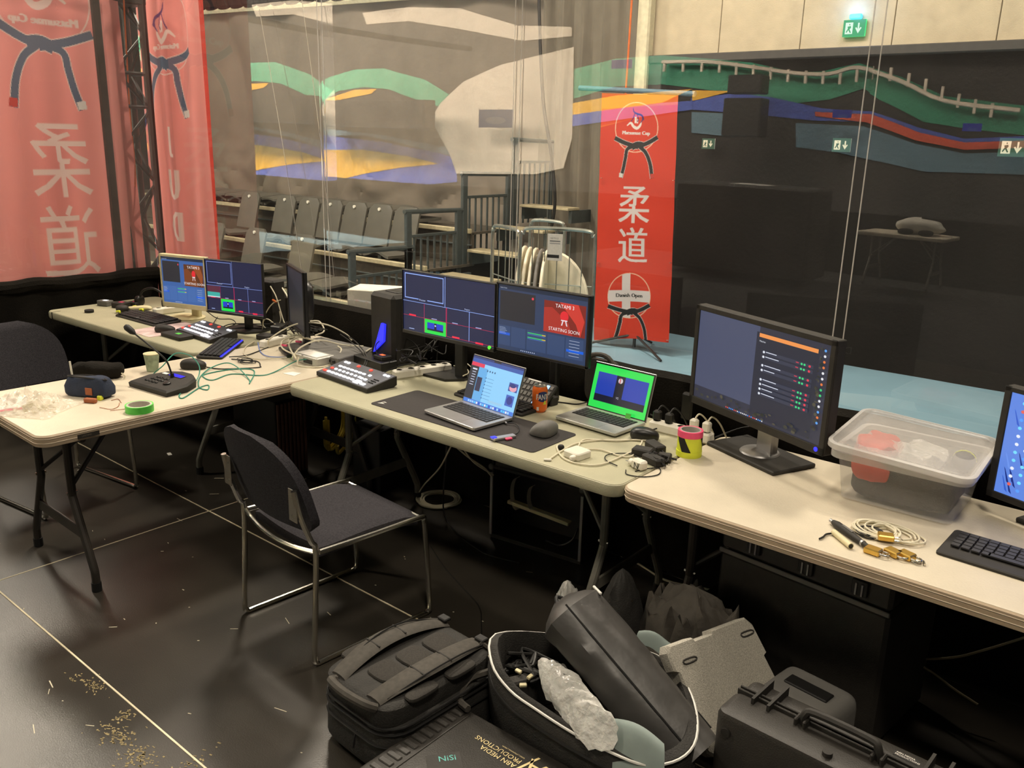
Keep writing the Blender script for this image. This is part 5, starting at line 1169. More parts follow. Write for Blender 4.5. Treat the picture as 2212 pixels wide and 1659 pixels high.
g = G(lid); g.rbox((0, 0, 0), wd+.115, dp+.115, .05, [(.0, -.012), (0, .0), (.01, .006), (.022, .006), (.028, .002), (.06, .010)], 5); fin(g, 'lid', mat('lid_clear', 'e2dfdc', .25, alpha=.34, var=.05), t)
g = G(lid); a = [Vector((x, y, -.014)) for x, y in g.rr(wd+.12, dp+.12, .05, 5)]; b = [Vector((x, y, .004)) for x, y in g.rr(wd+.12, dp+.12, .05, 5)]; c2 = [Vector((x, y, .006)) for x, y in g.rr(wd+.095, dp+.095, .04, 5)]
g.loft([a, b, c2], caps=False); fin(g, 'lid_rim', 'tub_rim', t)
def inside(name, lab, cat, m, c, d, e=.6, rzz=0, amp=.01):
    g = G().sup((0, 0, 0), d, e, 22, 12, rz=rzz, fn=lambda p: p+Vector((0, 0, 1))*amp*noise.noise(p*25)+Vector((1, .5, 0))*amp*noise.noise(p*18+Vector((5, 5, 5))))
    o = fin(g, name, m, label=lab, cat=cat); o.location = pm(t) @ Vector(c)-Vector((0, 0, d[2]/2)); o.rotation_euler = (0, 0, rz); return o
inside('cable_bundle', 'mass of dark cables filling the bottom of the clear tub', 'cables', 'bag_black', (0, 0, .075), (wd*.97, dp*.93, .13), .3)
inside('orange_cloth', 'crumpled orange cloth inside the left side of the clear tub', 'cloth', 'red_cloth', (-.10, -.04, .155), (.14, .20, .08), .7, 0, .02)
inside('orange_cloth', 'strip of orange cloth pressed against the front of the clear tub', 'cloth', 'red_cloth', (-.09, -.145, .115), (.12, .02, .07), .6, .0, .01)
inside('clear_wrap', 'scrunched clear wrapping in the middle of the tub', 'wrap', 'bubble_film', (.03, -.03, .16), (.16, .16, .06), .7, 0, .02)
o = inside('headphones', 'black headphone cup with yellow ring at the right of the tub', 'headphones', 'black_rubber', (.15, .02, .165), (.07, .09, .06), .8, 0, 0)
fin(G().tube([(.034*math.cos(a*.4), 0, .034+.03*math.sin(a*.4)) for a in range(16)], .0025, 6, 1), 'yellow_ring', 'tape_yellow', o)
# --- cable coil, recorder, tube, padlocks on right table
def coil(name, lab, c, rx, ry, n, r, m, z=TZ, seed=1, tilt=.0):
    rs = random.Random(seed); pts = []
    for k in range(n*14):
        a = k/14*2*PI; q = 1+.13*math.sin(k*.31+seed)+.03*rs.uniform(-1, 1)
        pts.append(Vector((c[0]+rx*q*math.cos(a)+.012*math.sin(k*.11), c[1]+ry*q*math.sin(a), z+r+.012*(.5+.5*math.sin(k*.23))+tilt*math.sin(a)*ry)))
    return cable(lab, pts, r, m, name=name, k=2)
c_ = P(1890, 1150); coil('cable_coil', 'coiled cream cable on the right table in front of the tub', c_, .062, .055, 7, .0030, 'cable_white')
c_ = P(1930, 1158); coil('cable_coil', 'second loop of cream cable stretching towards the keyboard', c_, .07, .05, 4, .0030, 'cable_white', seed=4)
c_ = P(1878, 1155); coil('cable_coil', 'thin black usb lead coiled inside the cream cable', c_, .035, .035, 5, .0016, 'cable_black', seed=7)
cable('black usb plug lead ending left of the cream tube', wl([(1800, 1152), (1785, 1154), (1778, 1160), (1770, 1164)]), .003, 'cable_black')
a, b = P(1800, 1128, .752), P(1862, 1172, .752); t = thing('audio_adapter', 'dark grey pen shaped audio adapter on the right table', 'adapter', (a+b)/2-Vector((0, 0, .012)))
fin(G().tube([a, a*.85+b*.15, a*.3+b*.7, b], .012, 12, 1, rs=[.008, .0125, .011, .0085]), 'body', 'plastic_matt', t, world=True); fin(G().cyl(a, a-(b-a).normalized()*.015, .006), 'metal_tip', 'alu', t, world=True); fin(G().cyl(b, b+(b-a).normalized()*.008, .0095), 'collar', 'alu', t, world=True); fin(G().cyl(b+(b-a).normalized()*.008, b+(b-a).normalized()*.04, .008, .006), 'tail', 'plastic_matt', t, world=True)
fin(G().box((a+b)/2+Vector((0, 0, .012)), (.05, .008, .002), rz=math.atan2((b-a).y, (b-a).x)), 'buttons', 'box_grey', t, world=True)
a, b = P(1801, 1149, .75), P(1838, 1180, .75); t = thing('cream_tube', 'short cream tube with open end below the dark grey adapter', 'tube', (a+b)/2-Vector((0, 0, .01)))
fin(G().cyl(a, b, .0092, n=18), 'barrel', 'plastic_cream', t, world=True); fin(G().cyl(b, b+(b-a).normalized()*.001, .007, n=16), 'socket', 'black_rubber', t, world=True)
for k, (px, py, rz_, l_) in enumerate(((1912, 1170, .4, 'brass padlock leaning on the cream cable'), (1885, 1196, -.1, 'brass padlock lying leftmost of the group'), (1928, 1200, -.35, 'brass padlock lying on its side with visible keyhole'), (1957, 1206, -.35, 'darker brass padlock with chain end nearest the keyboard'))):
    c_ = P(px, py); t = thing('padlock', l_, 'padlock', (c_.x, c_.y, TZ), rz_, 'brass padlocks on the right table')
    fin(G().box((0, 0, .010+(.006 if k == 0 else 0)), (.045, .034, .018), .003), 'body', 'brass', t)
    fin(G().tube([(.02, .011, .011), (.038, .011, .011), (.046, 0, .011), (.038, -.011, .011), (.02, -.011, .011)], .003, 8, 4), 'shackle', 'chrome', t)
cable('short steel chain end beside the darkest padlock', wl([(1968, 1211), (1980, 1216), (1994, 1212), (1998, 1220)]), .003, 'chrome', name='chain')
# --- cables over the tables
TE = [('teal network cable arching over the cream left table', [(352, 830, .75), (330, 812, .75), (352, 790, .80), (378, 764, .84), (410, 768, .84), (430, 790, .80), (428, 815, .76), (410, 836, .745), (388, 852, .743), (395, 860, .743), (430, 838, .743), (450, 832, .743), (448, 842, .743), (430, 836, .743), (432, 815, .743), (455, 795, .75), (490, 784, .77), (515, 795, .76), (538, 820, .743), (539, 828, .743), (548, 800, .743), (500, 798, .743), (445, 808, .743), (440, 815, .743), (460, 821, .743), (500, 808, .743), (560, 811, .743), (590, 805, .743), (640, 780, .76), (665, 776, .77)])]
for l_, q in TE: cable(l_, [P(x, y, z) for x, y, z in q], .0028, 'cable_teal')
WC = [('white network cable looping over the flat rack unit', [(580, 745, .80), (585, 730, .84), (640, 700, .90), (700, 700, .90), (745, 720, .84), (760, 735, .80)]),
      ('white cable arching from the switch towards the black computer', [(632, 772, .78), (650, 750, .82), (690, 735, .84), (740, 745, .80), (785, 748, .79)]),
      ('white cable curling left of the silver switch', [(640, 768, .78), (610, 752, .79), (612, 735, .82), (640, 728, .83), (680, 735, .84)]),
      ('white cable dropping in front of the silver switch', [(640, 775, .79), (628, 755, .80), (626, 740, .83), (650, 728, .84), (690, 738, .82)]),
      ('white cable running along the table below the rack unit', [(645, 772, .78), (645, 790, .745), (690, 793, .745), (720, 783, .745), (737, 757, .79), (730, 748, .80)]),
      ('thin white cable lying left of the rack unit', [(550, 737, .745), (530, 750, .745), (528, 766, .745), (560, 776, .745), (620, 772, .75)]),
      ('white cable hanging behind the black and edge-on monitors', [(610, 622, 1.0), (625, 650, .95), (630, 690, .86), (640, 715, .82)]),
      ('white cable bunched right of the edge-on monitor', [(664, 705, .86), (668, 695, .87), (690, 695, .87), (700, 715, .83), (680, 725, .82)]),
      ('white cable leaving the router box', [(790, 760, .79), (805, 752, .79), (840, 750, .80), (870, 735, .82), (890, 720, .86)]),
      ('thin white cable on the middle table behind the second switcher', [(765, 790, .743), (800, 800, .743), (840, 815, .743), (850, 828, .743), (835, 832, .743)])]
for l_, q in WC: cable(l_, [P(x, y, z) for x, y, z in q], .0042 if 'thin' not in l_ else .0025, 'cable_white')
BC = [('pair of black cables arching from the rack unit down to the second switcher', [(735, 722, .84), (760, 740, .82), (785, 765, .79), (788, 785, .77), (772, 803, .76)]),
      ('second black cable arching to the back of the second switcher', [(742, 720, .84), (768, 738, .82), (790, 765, .79), (792, 785, .77), (778, 804, .76)]),
      ('black video cable from the second switcher to the twin monitor stand', [(812, 815, .76), (850, 795, .76), (900, 783, .78), (950, 780, .79), (975, 782, .8)]),
      ('black video cable running low from the second switcher', [(818, 818, .76), (860, 805, .75), (920, 790, .75), (960, 790, .75)]),
      ('black video cable curving below the white power strip', [(822, 818, .755), (870, 812, .745), (915, 808, .745), (940, 790, .76), (945, 755, .84)]),
      ('black cable loop beside the black computer', [(818, 775, .79), (812, 745, .85), (840, 728, .88), (880, 732, .88), (905, 755, .84), (900, 780, .79), (860, 790, .77)]),
      ('black lead from the can towards the right laptop', [(1175, 866, .743), (1210, 869, .743), (1245, 873, .743), (1272, 868, .75)]),
      ('black keyboard lead crossing the cream left table', [(495, 771, .75), (530, 768, .745), (560, 758, .745), (580, 750, .76)]),
      ('black mouse lead running to the right on the cream left table', [(446, 793, .745), (480, 797, .743), (555, 794, .743), (562, 790, .743), (553, 780, .743), (500, 776, .745)]),
      ('black cable behind the beige monitor base', [(446, 672, .82), (470, 688, .78), (500, 690, .76), (508, 700, .745), (480, 708, .745), (462, 700, .745), (470, 685, .76)]),
      ('black cable bundle behind the first switcher', [(470, 712, .75), (500, 700, .755), (560, 700, .76), (610, 700, .78), (650, 704, .8)]),
      ('second black cable bundle behind the first switcher', [(475, 716, .75), (520, 708, .755), (580, 710, .76), (630, 708, .79)]),
      ('black power lead from the right laptop to the white strip', [(1405, 895, .76), (1425, 905, .76), (1430, 920, .76), (1405, 930, .75)]),
      ('black power lead behind the largest monitor', [(1545, 945, .745), (1570, 935, .76), (1600, 925, .78), (1630, 920, .8)])]
for l_, q in BC: cable(l_, [P(x, y, z) for x, y, z in q], .0036 if 'bundle' in l_ else .0028, 'cable_black')
cable('thin blue cable curving left of the rack unit', [P(x, y, .745) for x, y in ((557, 740), (563, 760), (580, 770), (620, 772))], .0025, 'cable_blue')
c_ = P(532, 783); coil('cable_coil', 'small black coil of thin lead beside the gaming keyboard', c_, .045, .03, 4, .0018, 'cable_black', seed=3)
rs = random.Random(9)
for k in range(9):
    x0, y0 = rs.uniform(880, 960), rs.uniform(742, 775); pts = [P(x0+rs.uniform(-30, 30), y0+rs.uniform(-14, 14), .80+rs.random()*.06) for _ in range(6)]
    cable('messy black cable behind the twin monitors beside the stand', pts, .0028, 'cable_black', grp='messy cables behind the twin monitors')
for k in range(8):
    x0, y0 = rs.uniform(590, 700), rs.uniform(700, 728); pts = [P(x0+rs.uniform(-35, 35), y0+rs.uniform(-12, 12), .80+rs.random()*.06) for _ in range(6)]
    cable('messy cable on top of the flat rack unit', pts, .003, 'cable_black', grp='messy cables over the rack unit')
for px, py, l_ in ((614, 746, 'left'), (645, 738, 'right')):
    c_ = P(px, py, .80); fin(G(Mx(c_, .4)).box((0, 0, 0), (.035, .014, .01), .003), 'cable_tag', 'tape_pink', label=l_+' pink tag taped on the white cables over the rack unit', cat='tag')
for k, q in enumerate((((240, 865), (255, 862), (262, 870)), ((215, 880), (240, 884), (255, 878), (258, 870)), ((238, 887), (265, 884), (282, 880)))):
    cable('thin brown wire offcut lying beside the green tape', wl(q, .7425), .0012, 'leather_tan', name='wire_offcut', grp='wire offcuts')

# --- dark items just behind the monitors
q = PY(588, 640, 3.08); t = thing('speaker_box', 'slim black box standing behind the black monitor with white cables hanging from it', 'speaker', (q.x, 3.08, TZ), .1)
fin(G().box((0, 0, .145), (.13, .10, .29), .012), 'body', 'plastic_matt', t); fin(G().box((0, -.052, .15), (.11, .004, .25), .004), 'grille', 'black_cloth', t)
cable('white lead hanging down the slim black box', [PY(584, 618, 3.0), PY(596, 640, 3.0), PY(606, 672, 3.0), PY(612, 692, 3.0), PY(618, 705, 3.0)], .0035, 'cable_white')
cable('white lead looping left of the slim black box', [PY(606, 648, 2.99), PY(590, 655, 2.99), PY(575, 675, 2.99), PY(568, 700, 2.99), PY(580, 715, 2.99)], .003, 'cable_white')
cable('bent white lead below the slim black box', [PY(566, 715, 2.95), PY(570, 692, 2.95), PY(580, 690, 2.95), PY(598, 702, 2.95), PY(606, 692, 2.95), PY(604, 672, 2.95)], .003, 'cable_white')
q = PY(593, 650, 2.99); fin(G(Mx(q, .3, 0, .4)).box((0, 0, 0), (.035, .012, .012), .004), 'orange_tag', 'orange_cord', label='small orange tag on the white leads behind the black monitor', cat='tag')
q = PY(1306, 765, 3.15); t = thing('shoulder_bag', 'black padded bag behind the right end of the twin monitors', 'bag', (q.x, 3.145, TZ), 0)
fin(G().sup((0, 0, .10), (.17, .06, .20), .45, 20, 12), 'body', 'bag_black', t); fin(G().tube([(-.09, -.02, .17), (-.05, -.01, .215), (.03, -.01, .215), (.09, -.02, .15)], .011, 8, 4), 'handle', 'bag_strap', t)
for k, (pts) in enumerate((((930, 775), (955, 760), (975, 770), (1000, 778), (1010, 790)), ((980, 790), (1005, 795), (1012, 805), (1000, 812)), ((1000, 778), (1020, 795), (1035, 812), (1028, 830)))):
    cable('%s thin cable near the foot of the twin monitor stand' % ('upper', 'middle', 'lower')[k], [P(x, y, .75+.02*k) for x, y in pts], .0025, 'cable_white' if k else 'cable_black')
# ================================================================ under the tables
t = thing('desktop_computer', 'black computer tower with dark brown wooden slat front under the tables', 'computer', (-4.02, 2.785, 0))
fin(G().box((0, 0, .235), (.40, .21, .45), .004), 'case', 'plastic_black', t)
for k in range(8): fin(G().box((.205, -.088+k*.025, .235), (.012, .015, .42), .002), 'slat', 'slat_brown', t)
for x in (-.15, .15): fin(G().box((x, 0, .006), (.03, .18, .012), .002), 'foot', 'black_rubber', t)
rs = random.Random(4)
for k in range(6):
    x0 = -3.74+rs.uniform(-.03, .12)
    cable('yellow and ochre cables hanging between the slatted computer and the barrier', [(x0, 3.0, .66), (x0+.03, 2.96+rs.uniform(-.05, .1), .55), (x0+.10, 3.0, .42+rs.uniform(-.05, .05)), (x0+.05, 3.05, .25), (x0-.03, 3.0, .12), (x0+.02, 2.95, .25+rs.uniform(-.1, .1))], .008, 'cable_yellow', grp='yellow cables under the tables')
t = boxdev('computer_case', 'plain dark computer case standing deep under the middle table', 'computer', (-3.38, 3.05, 0), .0, (.22, .22, .36), 'plastic_black')
# open rack case
rw = .49; t = thing('rack_case', 'black rack flight case with aluminium rails standing under the middle table', 'flight case', (-2.255, 3.075, 0), .11)
for x in (-rw/2, rw/2): fin(G().box((x, 0, .24), (.012, .20, .48), .003), 'side_wall', 'case_black', t)
fin(G().box((0, 0, .474), (rw, .20, .012), .003), 'top', 'case_black', t); fin(G().box((0, 0, .01), (rw, .20, .02), .003), 'bottom', 'case_black', t); fin(G().box((0, .095, .24), (rw, .008, .47)), 'back', 'case_black', t)
for z in (.37, .45): fin(G().box((0, -.103, z), (rw+.02, .012, .018), .004), 'edge_bar', 'plastic_matt', t)
fin(G().box((0, -.098, .41), (rw-.03, .006, .075), .002), 'front_panel', 'case_black', t)
for x in (-rw/2, rw/2):
    fin(G().box((x, -.104, .18), (.014, .008, .32), .001), 'rail', 'alu', t)
    for z in (.37, .45): fin(G().sup((x, -.11, z), (.03, .02, .03), .9, 12, 8), 'corner_ball', 'box_grey', t)
fin(G().box((-.03, -.04, .17), (.34, .035, .018), .003, M=Mx((0, 0, 0), 0, 0, .08)), 'pale_bar', 'plastic_cream', t)
I = pm(t)
for x, l_, s_ in ((-.13, 'left', .055), (-.045, 'right', .04)):
    g = G(); g.grid(lambda u, v: (x+s_*math.cos(PI*(.5+u))*.7, -.03-.03*v, .24+s_*1.5*math.sin(PI*(.5+u))), 14, 3); o = fin(g, 'moulding', 'white_plastic', label=l_+' curved white plastic part inside the open rack case', cat='part'); o.data.transform(Matrix.Translation((0, 0, 0))); o.location = I @ Vector(o.location)
cable('black plug lead lying inside the bottom of the rack case', [I @ Vector(q) for q in ((.05, -.08, .06), (.12, -.07, .05), (.18, -.06, .09), (.2, -.05, .15))], .006, 'cable_black')
c_ = P(948, 1083, 0); coil('cable_coil', 'coil of white cable lying on the floor under the middle table', c_, .10, .10, 9, .0048, 'cable_white', z=0, seed=2)
cable('black and white taped cable dropping from the middle table to the coil', [P(975, 962, .69), P(950, 1010, .45), P(918, 1045, .22), (P(905, 1075, 0))+Vector((0, 0, .03))], .0038, 'cable_white')
cable('white cable slanting from the middle table towards the rack case', [P(985, 965, .69), P(1015, 990, .62), P(1045, 1010, .55), P(1063, 1030, .49)], .0038, 'cable_white')
cable('second white cable slanting from the middle table towards the rack case', [P(1000, 968, .69), P(1025, 1000, .60), P(1066, 1026, .49)], .003, 'cable_white')
cable('black cable hanging to the floor left of the rack case', [P(965, 962, .69), P(962, 1010, .4), P(958, 1060, .15), P(960, 1110, .01), P(985, 1150, .005), P(1030, 1185, .005), P(1060, 1200, .005), P(1120, 1215, .005)], .0038, 'cable_black')
cable('long black cable snaking on the floor beside the chair', [P(x, y, .004) for x, y in ((930, 1180), (960, 1225), (1000, 1270), (1035, 1310), (1040, 1350), (1040, 1400))], .0022, 'cable_black')
cable('white cable lying on the floor below the junction of middle and right table', [P(x, y, .006) for x, y in ((1320, 1180), (1350, 1200), (1395, 1228), (1430, 1250), (1470, 1262), (1540, 1275))], .005, 'cable_white')
cable('beige cable sagging against the barrier under the right table', [PY(1880, 1384, 2.95), PY(1925, 1405, 2.95), PY(1980, 1422, 2.95), PY(2060, 1420, 2.95), PY(2130, 1403, 2.95), PY(2230, 1372, 2.95)], .004, 'cable_beige')
cable('second beige cable running down towards the floor under the right table', [PY(1880, 1378, 2.94), PY(1930, 1405, 2.94), PY(2010, 1450, 2.94), PY(2060, 1488, 2.94), PY(2112, 1522, 2.94)], .004, 'cable_beige')
# flight case under right table
t = thing('flight_case', 'big black flight case with pale edge strip under the right table', 'flight case', (-.84, 2.80, 0), -.12)
fin(G().box((0, 0, .255), (.60, .42, .49), .012), 'body', 'case_black', t); fin(G().box((0, -.0, .575), (.60, .42, .13), .012), 'lid', 'case_black', t); fin(G().box((0, -.213, .505), (.60, .008, .016), .002), 'edge_strip', 'box_grey', t)
for x in (-.17, .02, .2):
    l_ = fin(G().box((x, -.216, .56), (.05, .008, .05), .002), 'latch', 'plastic_black', t)
    for s2 in (-.01, .01): fin(G().box((x+s2, -.222, .555), (.006, .004, .04), .001), 'latch_bar', 'alu', l_)
# ================================================================ bags and cases on the floor
t = thing('camera_backpack', 'dark padded backpack lying on its front with two thick shoulder straps', 'backpack', (-1.755, 1.71, 0), -.06)
sh = lambda p: Vector((p.x*(1+.05*(p.z < 0)), p.y, p.z))
fin(G().sup((0, 0, .10), (.36, .50, .20), .35, 32, 14, fn=sh), 'main_body', 'bag_black', t)
fin(G().sup((-.01, -.01, .215), (.34, .47, .09), .35, 32, 12), 'back_panel', 'bag_black', t)
for z, ex in ((.172, .012), (.192, .006), (.13, .014)):
    g = G(); g.tube([(x, y-.005, z) for x, y in g.rr(.352+ex*.5, .492+ex*.5, .09, 5)], .0042, 6, 1, closed=True); fin(g, 'zip_piping', 'black_rubber', t)
for s2 in (-1, 1):
    g = G(); rings = []
    for j in range(17):
        v = j/16; y = -.225+.44*v; x = s2*(.085+.025*math.sin(v*PI))-.01; z = .252+.035*math.sin(v*PI)**.8; wv = .034+.008*math.sin(v*PI)
        rings.append([Vector((x+wv*math.cos(a*PI/5), y, z+.010*math.sin(a*PI/5))) for a in range(10)])
    g.loft(rings); sp = fin(g, 'shoulder_strap', 'bag_strap', t)
    fin(G().tube([(s2*.11, -.2, .262), (s2*.135, -.05, .297), (s2*.135, .08, .297), (s2*.11, .2, .265)], .003, 5, 4), 'webbing', 'black_rubber', sp)
    for v in (.35, .6): fin(G().box((s2*(.085+.025*math.sin(v*PI))-.01, -.225+.44*v, .261+.035*math.sin(v*PI)**.8), (.07, .006, .003), .001), 'stitch_bar', 'bag_black', sp)
    fin(G().box((s2*.09, .215, .272), (.04, .03, .012), .003), 'buckle', 'black_rubber', sp)
for y in (-.08, .0, .08): fin(G().sup((0, y*1.4, .262), (.11, .10, .02), .6, 16, 8), 'mesh_pad', mat('mesh_pad', '33302c', .9, var=.3, scale=200), t)
for y, x in ((-.1, .15), (.06, .15), (-.1, -.16)): fin(G().sup((x, y, .258), (.05, .12, .02), .6, 14, 8), 'mesh_pad', MATS['mesh_pad'], t)
fin(G().tube([(-.10, -.235, .245), (-.08, -.262, .262), (0, -.275, .268), (.08, -.262, .262), (.10, -.235, .245)], .014, 8, 4), 'grab_handle', 'bag_strap', t)
fin(G().tube([(.02, -.235, .14), (.022, -.255, .12), (.02, -.262, .08)], .004, 6), 'zip_pull', 'black_rubber', t)
fin(G().tube([(.10, .2, .27), (.16, .24, .22), (.15, .2, .26)], .008, 6), 'loose_strap', 'bag_strap', t)
# hard case with print
t = thing('hard_case', 'closed dark hard case with gold lettering at the bottom edge of the picture', 'case', (-1.355, 1.505, 0), .0)
cw, cd, chh = .50, .47, .155
fin(G().rbox((0, 0, 0), cw, cd, .035, [(.012, 0), (.0, .012), (0, .085), (-.006, .088), (-.006, .096), (0, .099)], 5), 'bottom_shell', 'case_black', t)
fin(G().rbox((0, 0, 0), cw, cd, .035, [(0, .1), (0, .14), (.004, .150), (.012, chh)], 5), 'top_shell', 'case_black', t)
for k in range(13): fin(G().box((-cw/2+.045, -cd/2+.04+k*.0325, chh+.001), (.05, .02, .006), .0028), 'rib', 'case_black', t)
fin(G().box((-cw/2+.085, 0, chh+.001), (.004, cd-.05, .003), .001), 'ridge', 'case_black', t)
for y in (-.12, .1): fin(G().box((-cw/2-.010, y, .10), (.02, .05, .06), .005), 'latch', 'plastic_matt', t)
for y in (-.1, .1): fin(G().tube([(cw/2-.02, y, .1), (cw/2+.03, y*.8, .1), (cw/2+.03, 0, .1)], .008, 8), 'handle', 'plastic_black', t)
T = Mx((.075, .165, chh+.0012), PI)
g = G(T); g.text('ABN MEDIA', -.01, .030, .017, 0); g.text('PRODUCTIONS', -.01, .006, .017, 0); g.text('VIDEO | STREAMING | MEDIA', -.01, -.009, .006, 0); fin(g, 'lettering', 'gold_print', t, smooth=0)
g = G(T); g.text('A', -.085, -.02, .062, 0); g.text('/', -.045, -.035, .08, 0); fin(g, 'monogram', 'gold_print', t, smooth=0)
g = G(Mx((-.09, .0, chh+.0016), .9)); g.text('NiSi', 0, 0, .022, 0); fin(g, 'side_print', 'teal_print', t, smooth=0)
fin(G().box((-.08, .01, chh+.0006), (.10, .07, .001), .0004, rz=.9), 'badge_patch', 'plastic_matt', t)
# open equipment bag
RIM = [(-1.575, 1.905), (-1.50, 1.80), (-1.40, 1.765), (-1.29, 1.755), (-1.16, 1.752), (-1.03, 1.755), (-.93, 1.765), (-.865, 1.82), (-.86, 1.90), (-.93, 2.02), (-1.05, 2.14), (-1.19, 2.20), (-1.33, 2.13), (-1.46, 2.05)]
RZ = [.33, .31, .28, .27, .26, .26, .27, .29, .31, .32, .31, .29, .29, .31]
rim = crom([(x, y, z) for (x, y), z in zip(RIM, RZ)], 4, True)
cx_, cy_ = -1.22, 1.95
t = thing('equipment_bag', 'open black equipment bag with white piping, stuffed with gear', 'bag', (cx_, cy_, 0))
def ring(k, z): return [Vector((cx_+(p.x-cx_)*k, cy_+(p.y-cy_)*k, p.z*z)) for p in rim]
g = G(); g.loft([ring(.90, .0), ring(.96, .08), ring(1.0, .35), ring(1.02, .7), ring(1.0, 1.0), ring(.93, 1.03), ring(.90, .95), ring(.88, .6)], caps=False); g.add(ring(.90, .0), [tuple(range(len(rim)))]); fin(g, 'body', 'bag_black', t, world=True, smooth=60)
fin(G().tube([Vector((cx_+(p.x-cx_)*1.012, cy_+(p.y-cy_)*1.012, p.z*.985)) for p in rim], .0042, 6, 1, closed=True), 'white_piping', 'piping', t, world=True)
fin(G().tube([Vector((cx_+(p.x-cx_)*1.0, cy_+(p.y-cy_)*1.03, p.z*.78)) for p in rim], .004, 6, 1, closed=True), 'zip', 'black_rubber', t, world=True)
g = G(); g.loft([[p-Vector((0, 0, .008)) for p in q] for q in (ring(.88, .6),)]+[ring(.3, .35)], caps=False); fin(g, 'inner_lining', 'black_cloth', t, world=True)
g = G().grid(lambda u, v: Vector((-1.06+.16*u+.05*v, 1.80-.07*v, .325+.02*math.sin(u*PI)-.22*v*v)), 10, 10); fin(g, 'sage_flap', 'lining_sage', t, world=True)
g = G().grid(lambda u, v: Vector((-1.22+.20*u, 2.17+.03*math.sin(u*PI)+.03*v, .31-.02*u+.10*v-.06*v*v+.01*math.sin(u*9))), 14, 8); fin(g, 'raised_flap', 'lining_sage', t, world=True)
fin(G().tube([(-1.56, 1.86, .22), (-1.60, 1.80, .20), (-1.585, 1.74, .17), (-1.53, 1.72, .17)], .012, 6), 'side_strap', 'bag_strap', t, world=True)
# long tripod bag sticking out
a, b = P(1212, 1300, .50), P(1500, 1640, .20)
t = thing('tripod_bag', 'long dark grey nylon tripod bag sticking out of the open bag', 'bag', b)
dv = (b-a); L_ = dv.length; dn = dv.normalized(); sx = dn.cross(Vector((0, 0, 1))).normalized(); sy = sx.cross(dn); rings = []
for j in range(25):
    v = j/24; r = .110*(min(1, (v+.012)/.09)**.5)*(1-.12*v); rings.append([a+dn*L_*v+(sx*math.cos(q*PI/12)+sy*math.sin(q*PI/12)*.88)*r*(1+.05*math.sin(q*PI/12*3+v*3)+.10*abs(noise.noise(Vector((q*.9, v*5, 1))))+.04*math.sin(q*PI/12*7-v*6)*(1-v)) for q in range(24)])
fin(G().loft(rings), 'sleeve', 'nylon_grey', t, world=True)
for ph in (2.4, .9): fin(G().tube([a+dn*L_*v+(sx*math.cos(ph)+sy*math.sin(ph)*.88)*(.112-.014*v) for v in (.06, .3, .6, .95)], .003, 5, 4), 'seam', 'black_rubber', t, world=True)
q = a+dn*.05+(sx*math.cos(2.2)+sy*math.sin(2.2))*.108; fin(G().box(q, (.05, .008, .008), .002, rz=-.5), 'white_tag', 'piping', t, world=True)
fin(G().tube([a+sx*.02+sy*.0, a-dn*.02, a-sx*.02], .006, 6), 'drawstring', 'black_rubber', t, world=True)
# wrapped item and foam inside the bag
a, b = P(1172, 1430, .34), P(1285, 1572, .30); dv = b-a; rings = []
for j in range(33):
    v = j/32; r = .014+.056*min(1, v*2.5)**.8*(1+.10*math.sin(v*34)+.06*math.sin(v*71)); rings.append([a+dv*v+(Vector((math.cos(q*PI/12), math.sin(q*PI/12)*.3, math.sin(q*PI/12)*.7)))*r*(1+.22*noise.noise(Vector((q*.7, v*16, 2)))) for q in range(24)])
fin(G().loft(rings), 'wrapped_item', 'bubble_film', label='long item in crinkled clear plastic lying in the open bag', cat='wrapped item', smooth=70)
fin(G(Mx(P(1150, 1490, .21), -.45, 0, .25)).box((0, 0, 0), (.035, .22, .14), .006), 'foam_pad', 'foam_grey', label='dark grey foam pad beside the plastic wrapped item in the open bag', cat='foam').data.materials[0] = mat('foam_dark', '3c3a37', .95, scale=200, var=.3)
rs = random.Random(8)
for k in range(5):
    pts = [(-1.47+rs.uniform(-.05, .10), 1.92+rs.uniform(-.08, .08), .24+rs.uniform(0, .06)) for _ in range(6)]
    cable('black cable stuffed in the left corner of the open bag', pts, .006, 'cable_black', grp='cables in the open bag')
for k, (px, py, l_) in enumerate(((1120, 1450, "upper"), (1130, 1480, "middle"), (1145, 1462, "lower"))):
    c_ = P(px, py, .29); fin(G(Mx(c_, k*.8, .3)).box((0, 0, 0), (.022, .012, .01), .002), 'connector', 'plastic_cream', label=l_+' pale connector glinting among cables in the open bag', cat='connector')
# grey speckled foam lid
A_, B_, C_, D_ = P(1437, 1398, .42), P(1618, 1330, .42), P(1735, 1560, .15), P(1535, 1640, .15)
t = thing('foam_slab', 'speckled grey foam slab leaning between the open bag and the hard case', 'foam lid', D_)
nr = (B_-A_).cross(D_-A_).normalized(); nr = nr if nr.z > 0 else -nr
def fp(u, v, h=0): return (A_*(1-u)+B_*u)*(1-v)+(D_*(1-u)+C_*u)*v+nr*h
o_ = [(.04, 0), (.30, 0), (.31, .03), (.52, .03), (.53, 0), (.80, 0), (.81, .0), (.95, 0), (1, .08), (1, .34), (.96, .36), (.96, .66), (1, .68), (1, .95), (.95, 1), (.05, 1), (0, .95), (0, .62), (.035, .60), (.035, .24), (0, .22), (0, .06)]
g = G(); g.loft([[fp(u, v, -.045) for u, v in o_], [fp(u, v, -.006) for u, v in o_], [fp(.5+(u-.5)*.97, .5+(v-.5)*.97, 0) for u, v in o_]]); fin(g, 'slab', 'foam_grey', t, world=True)
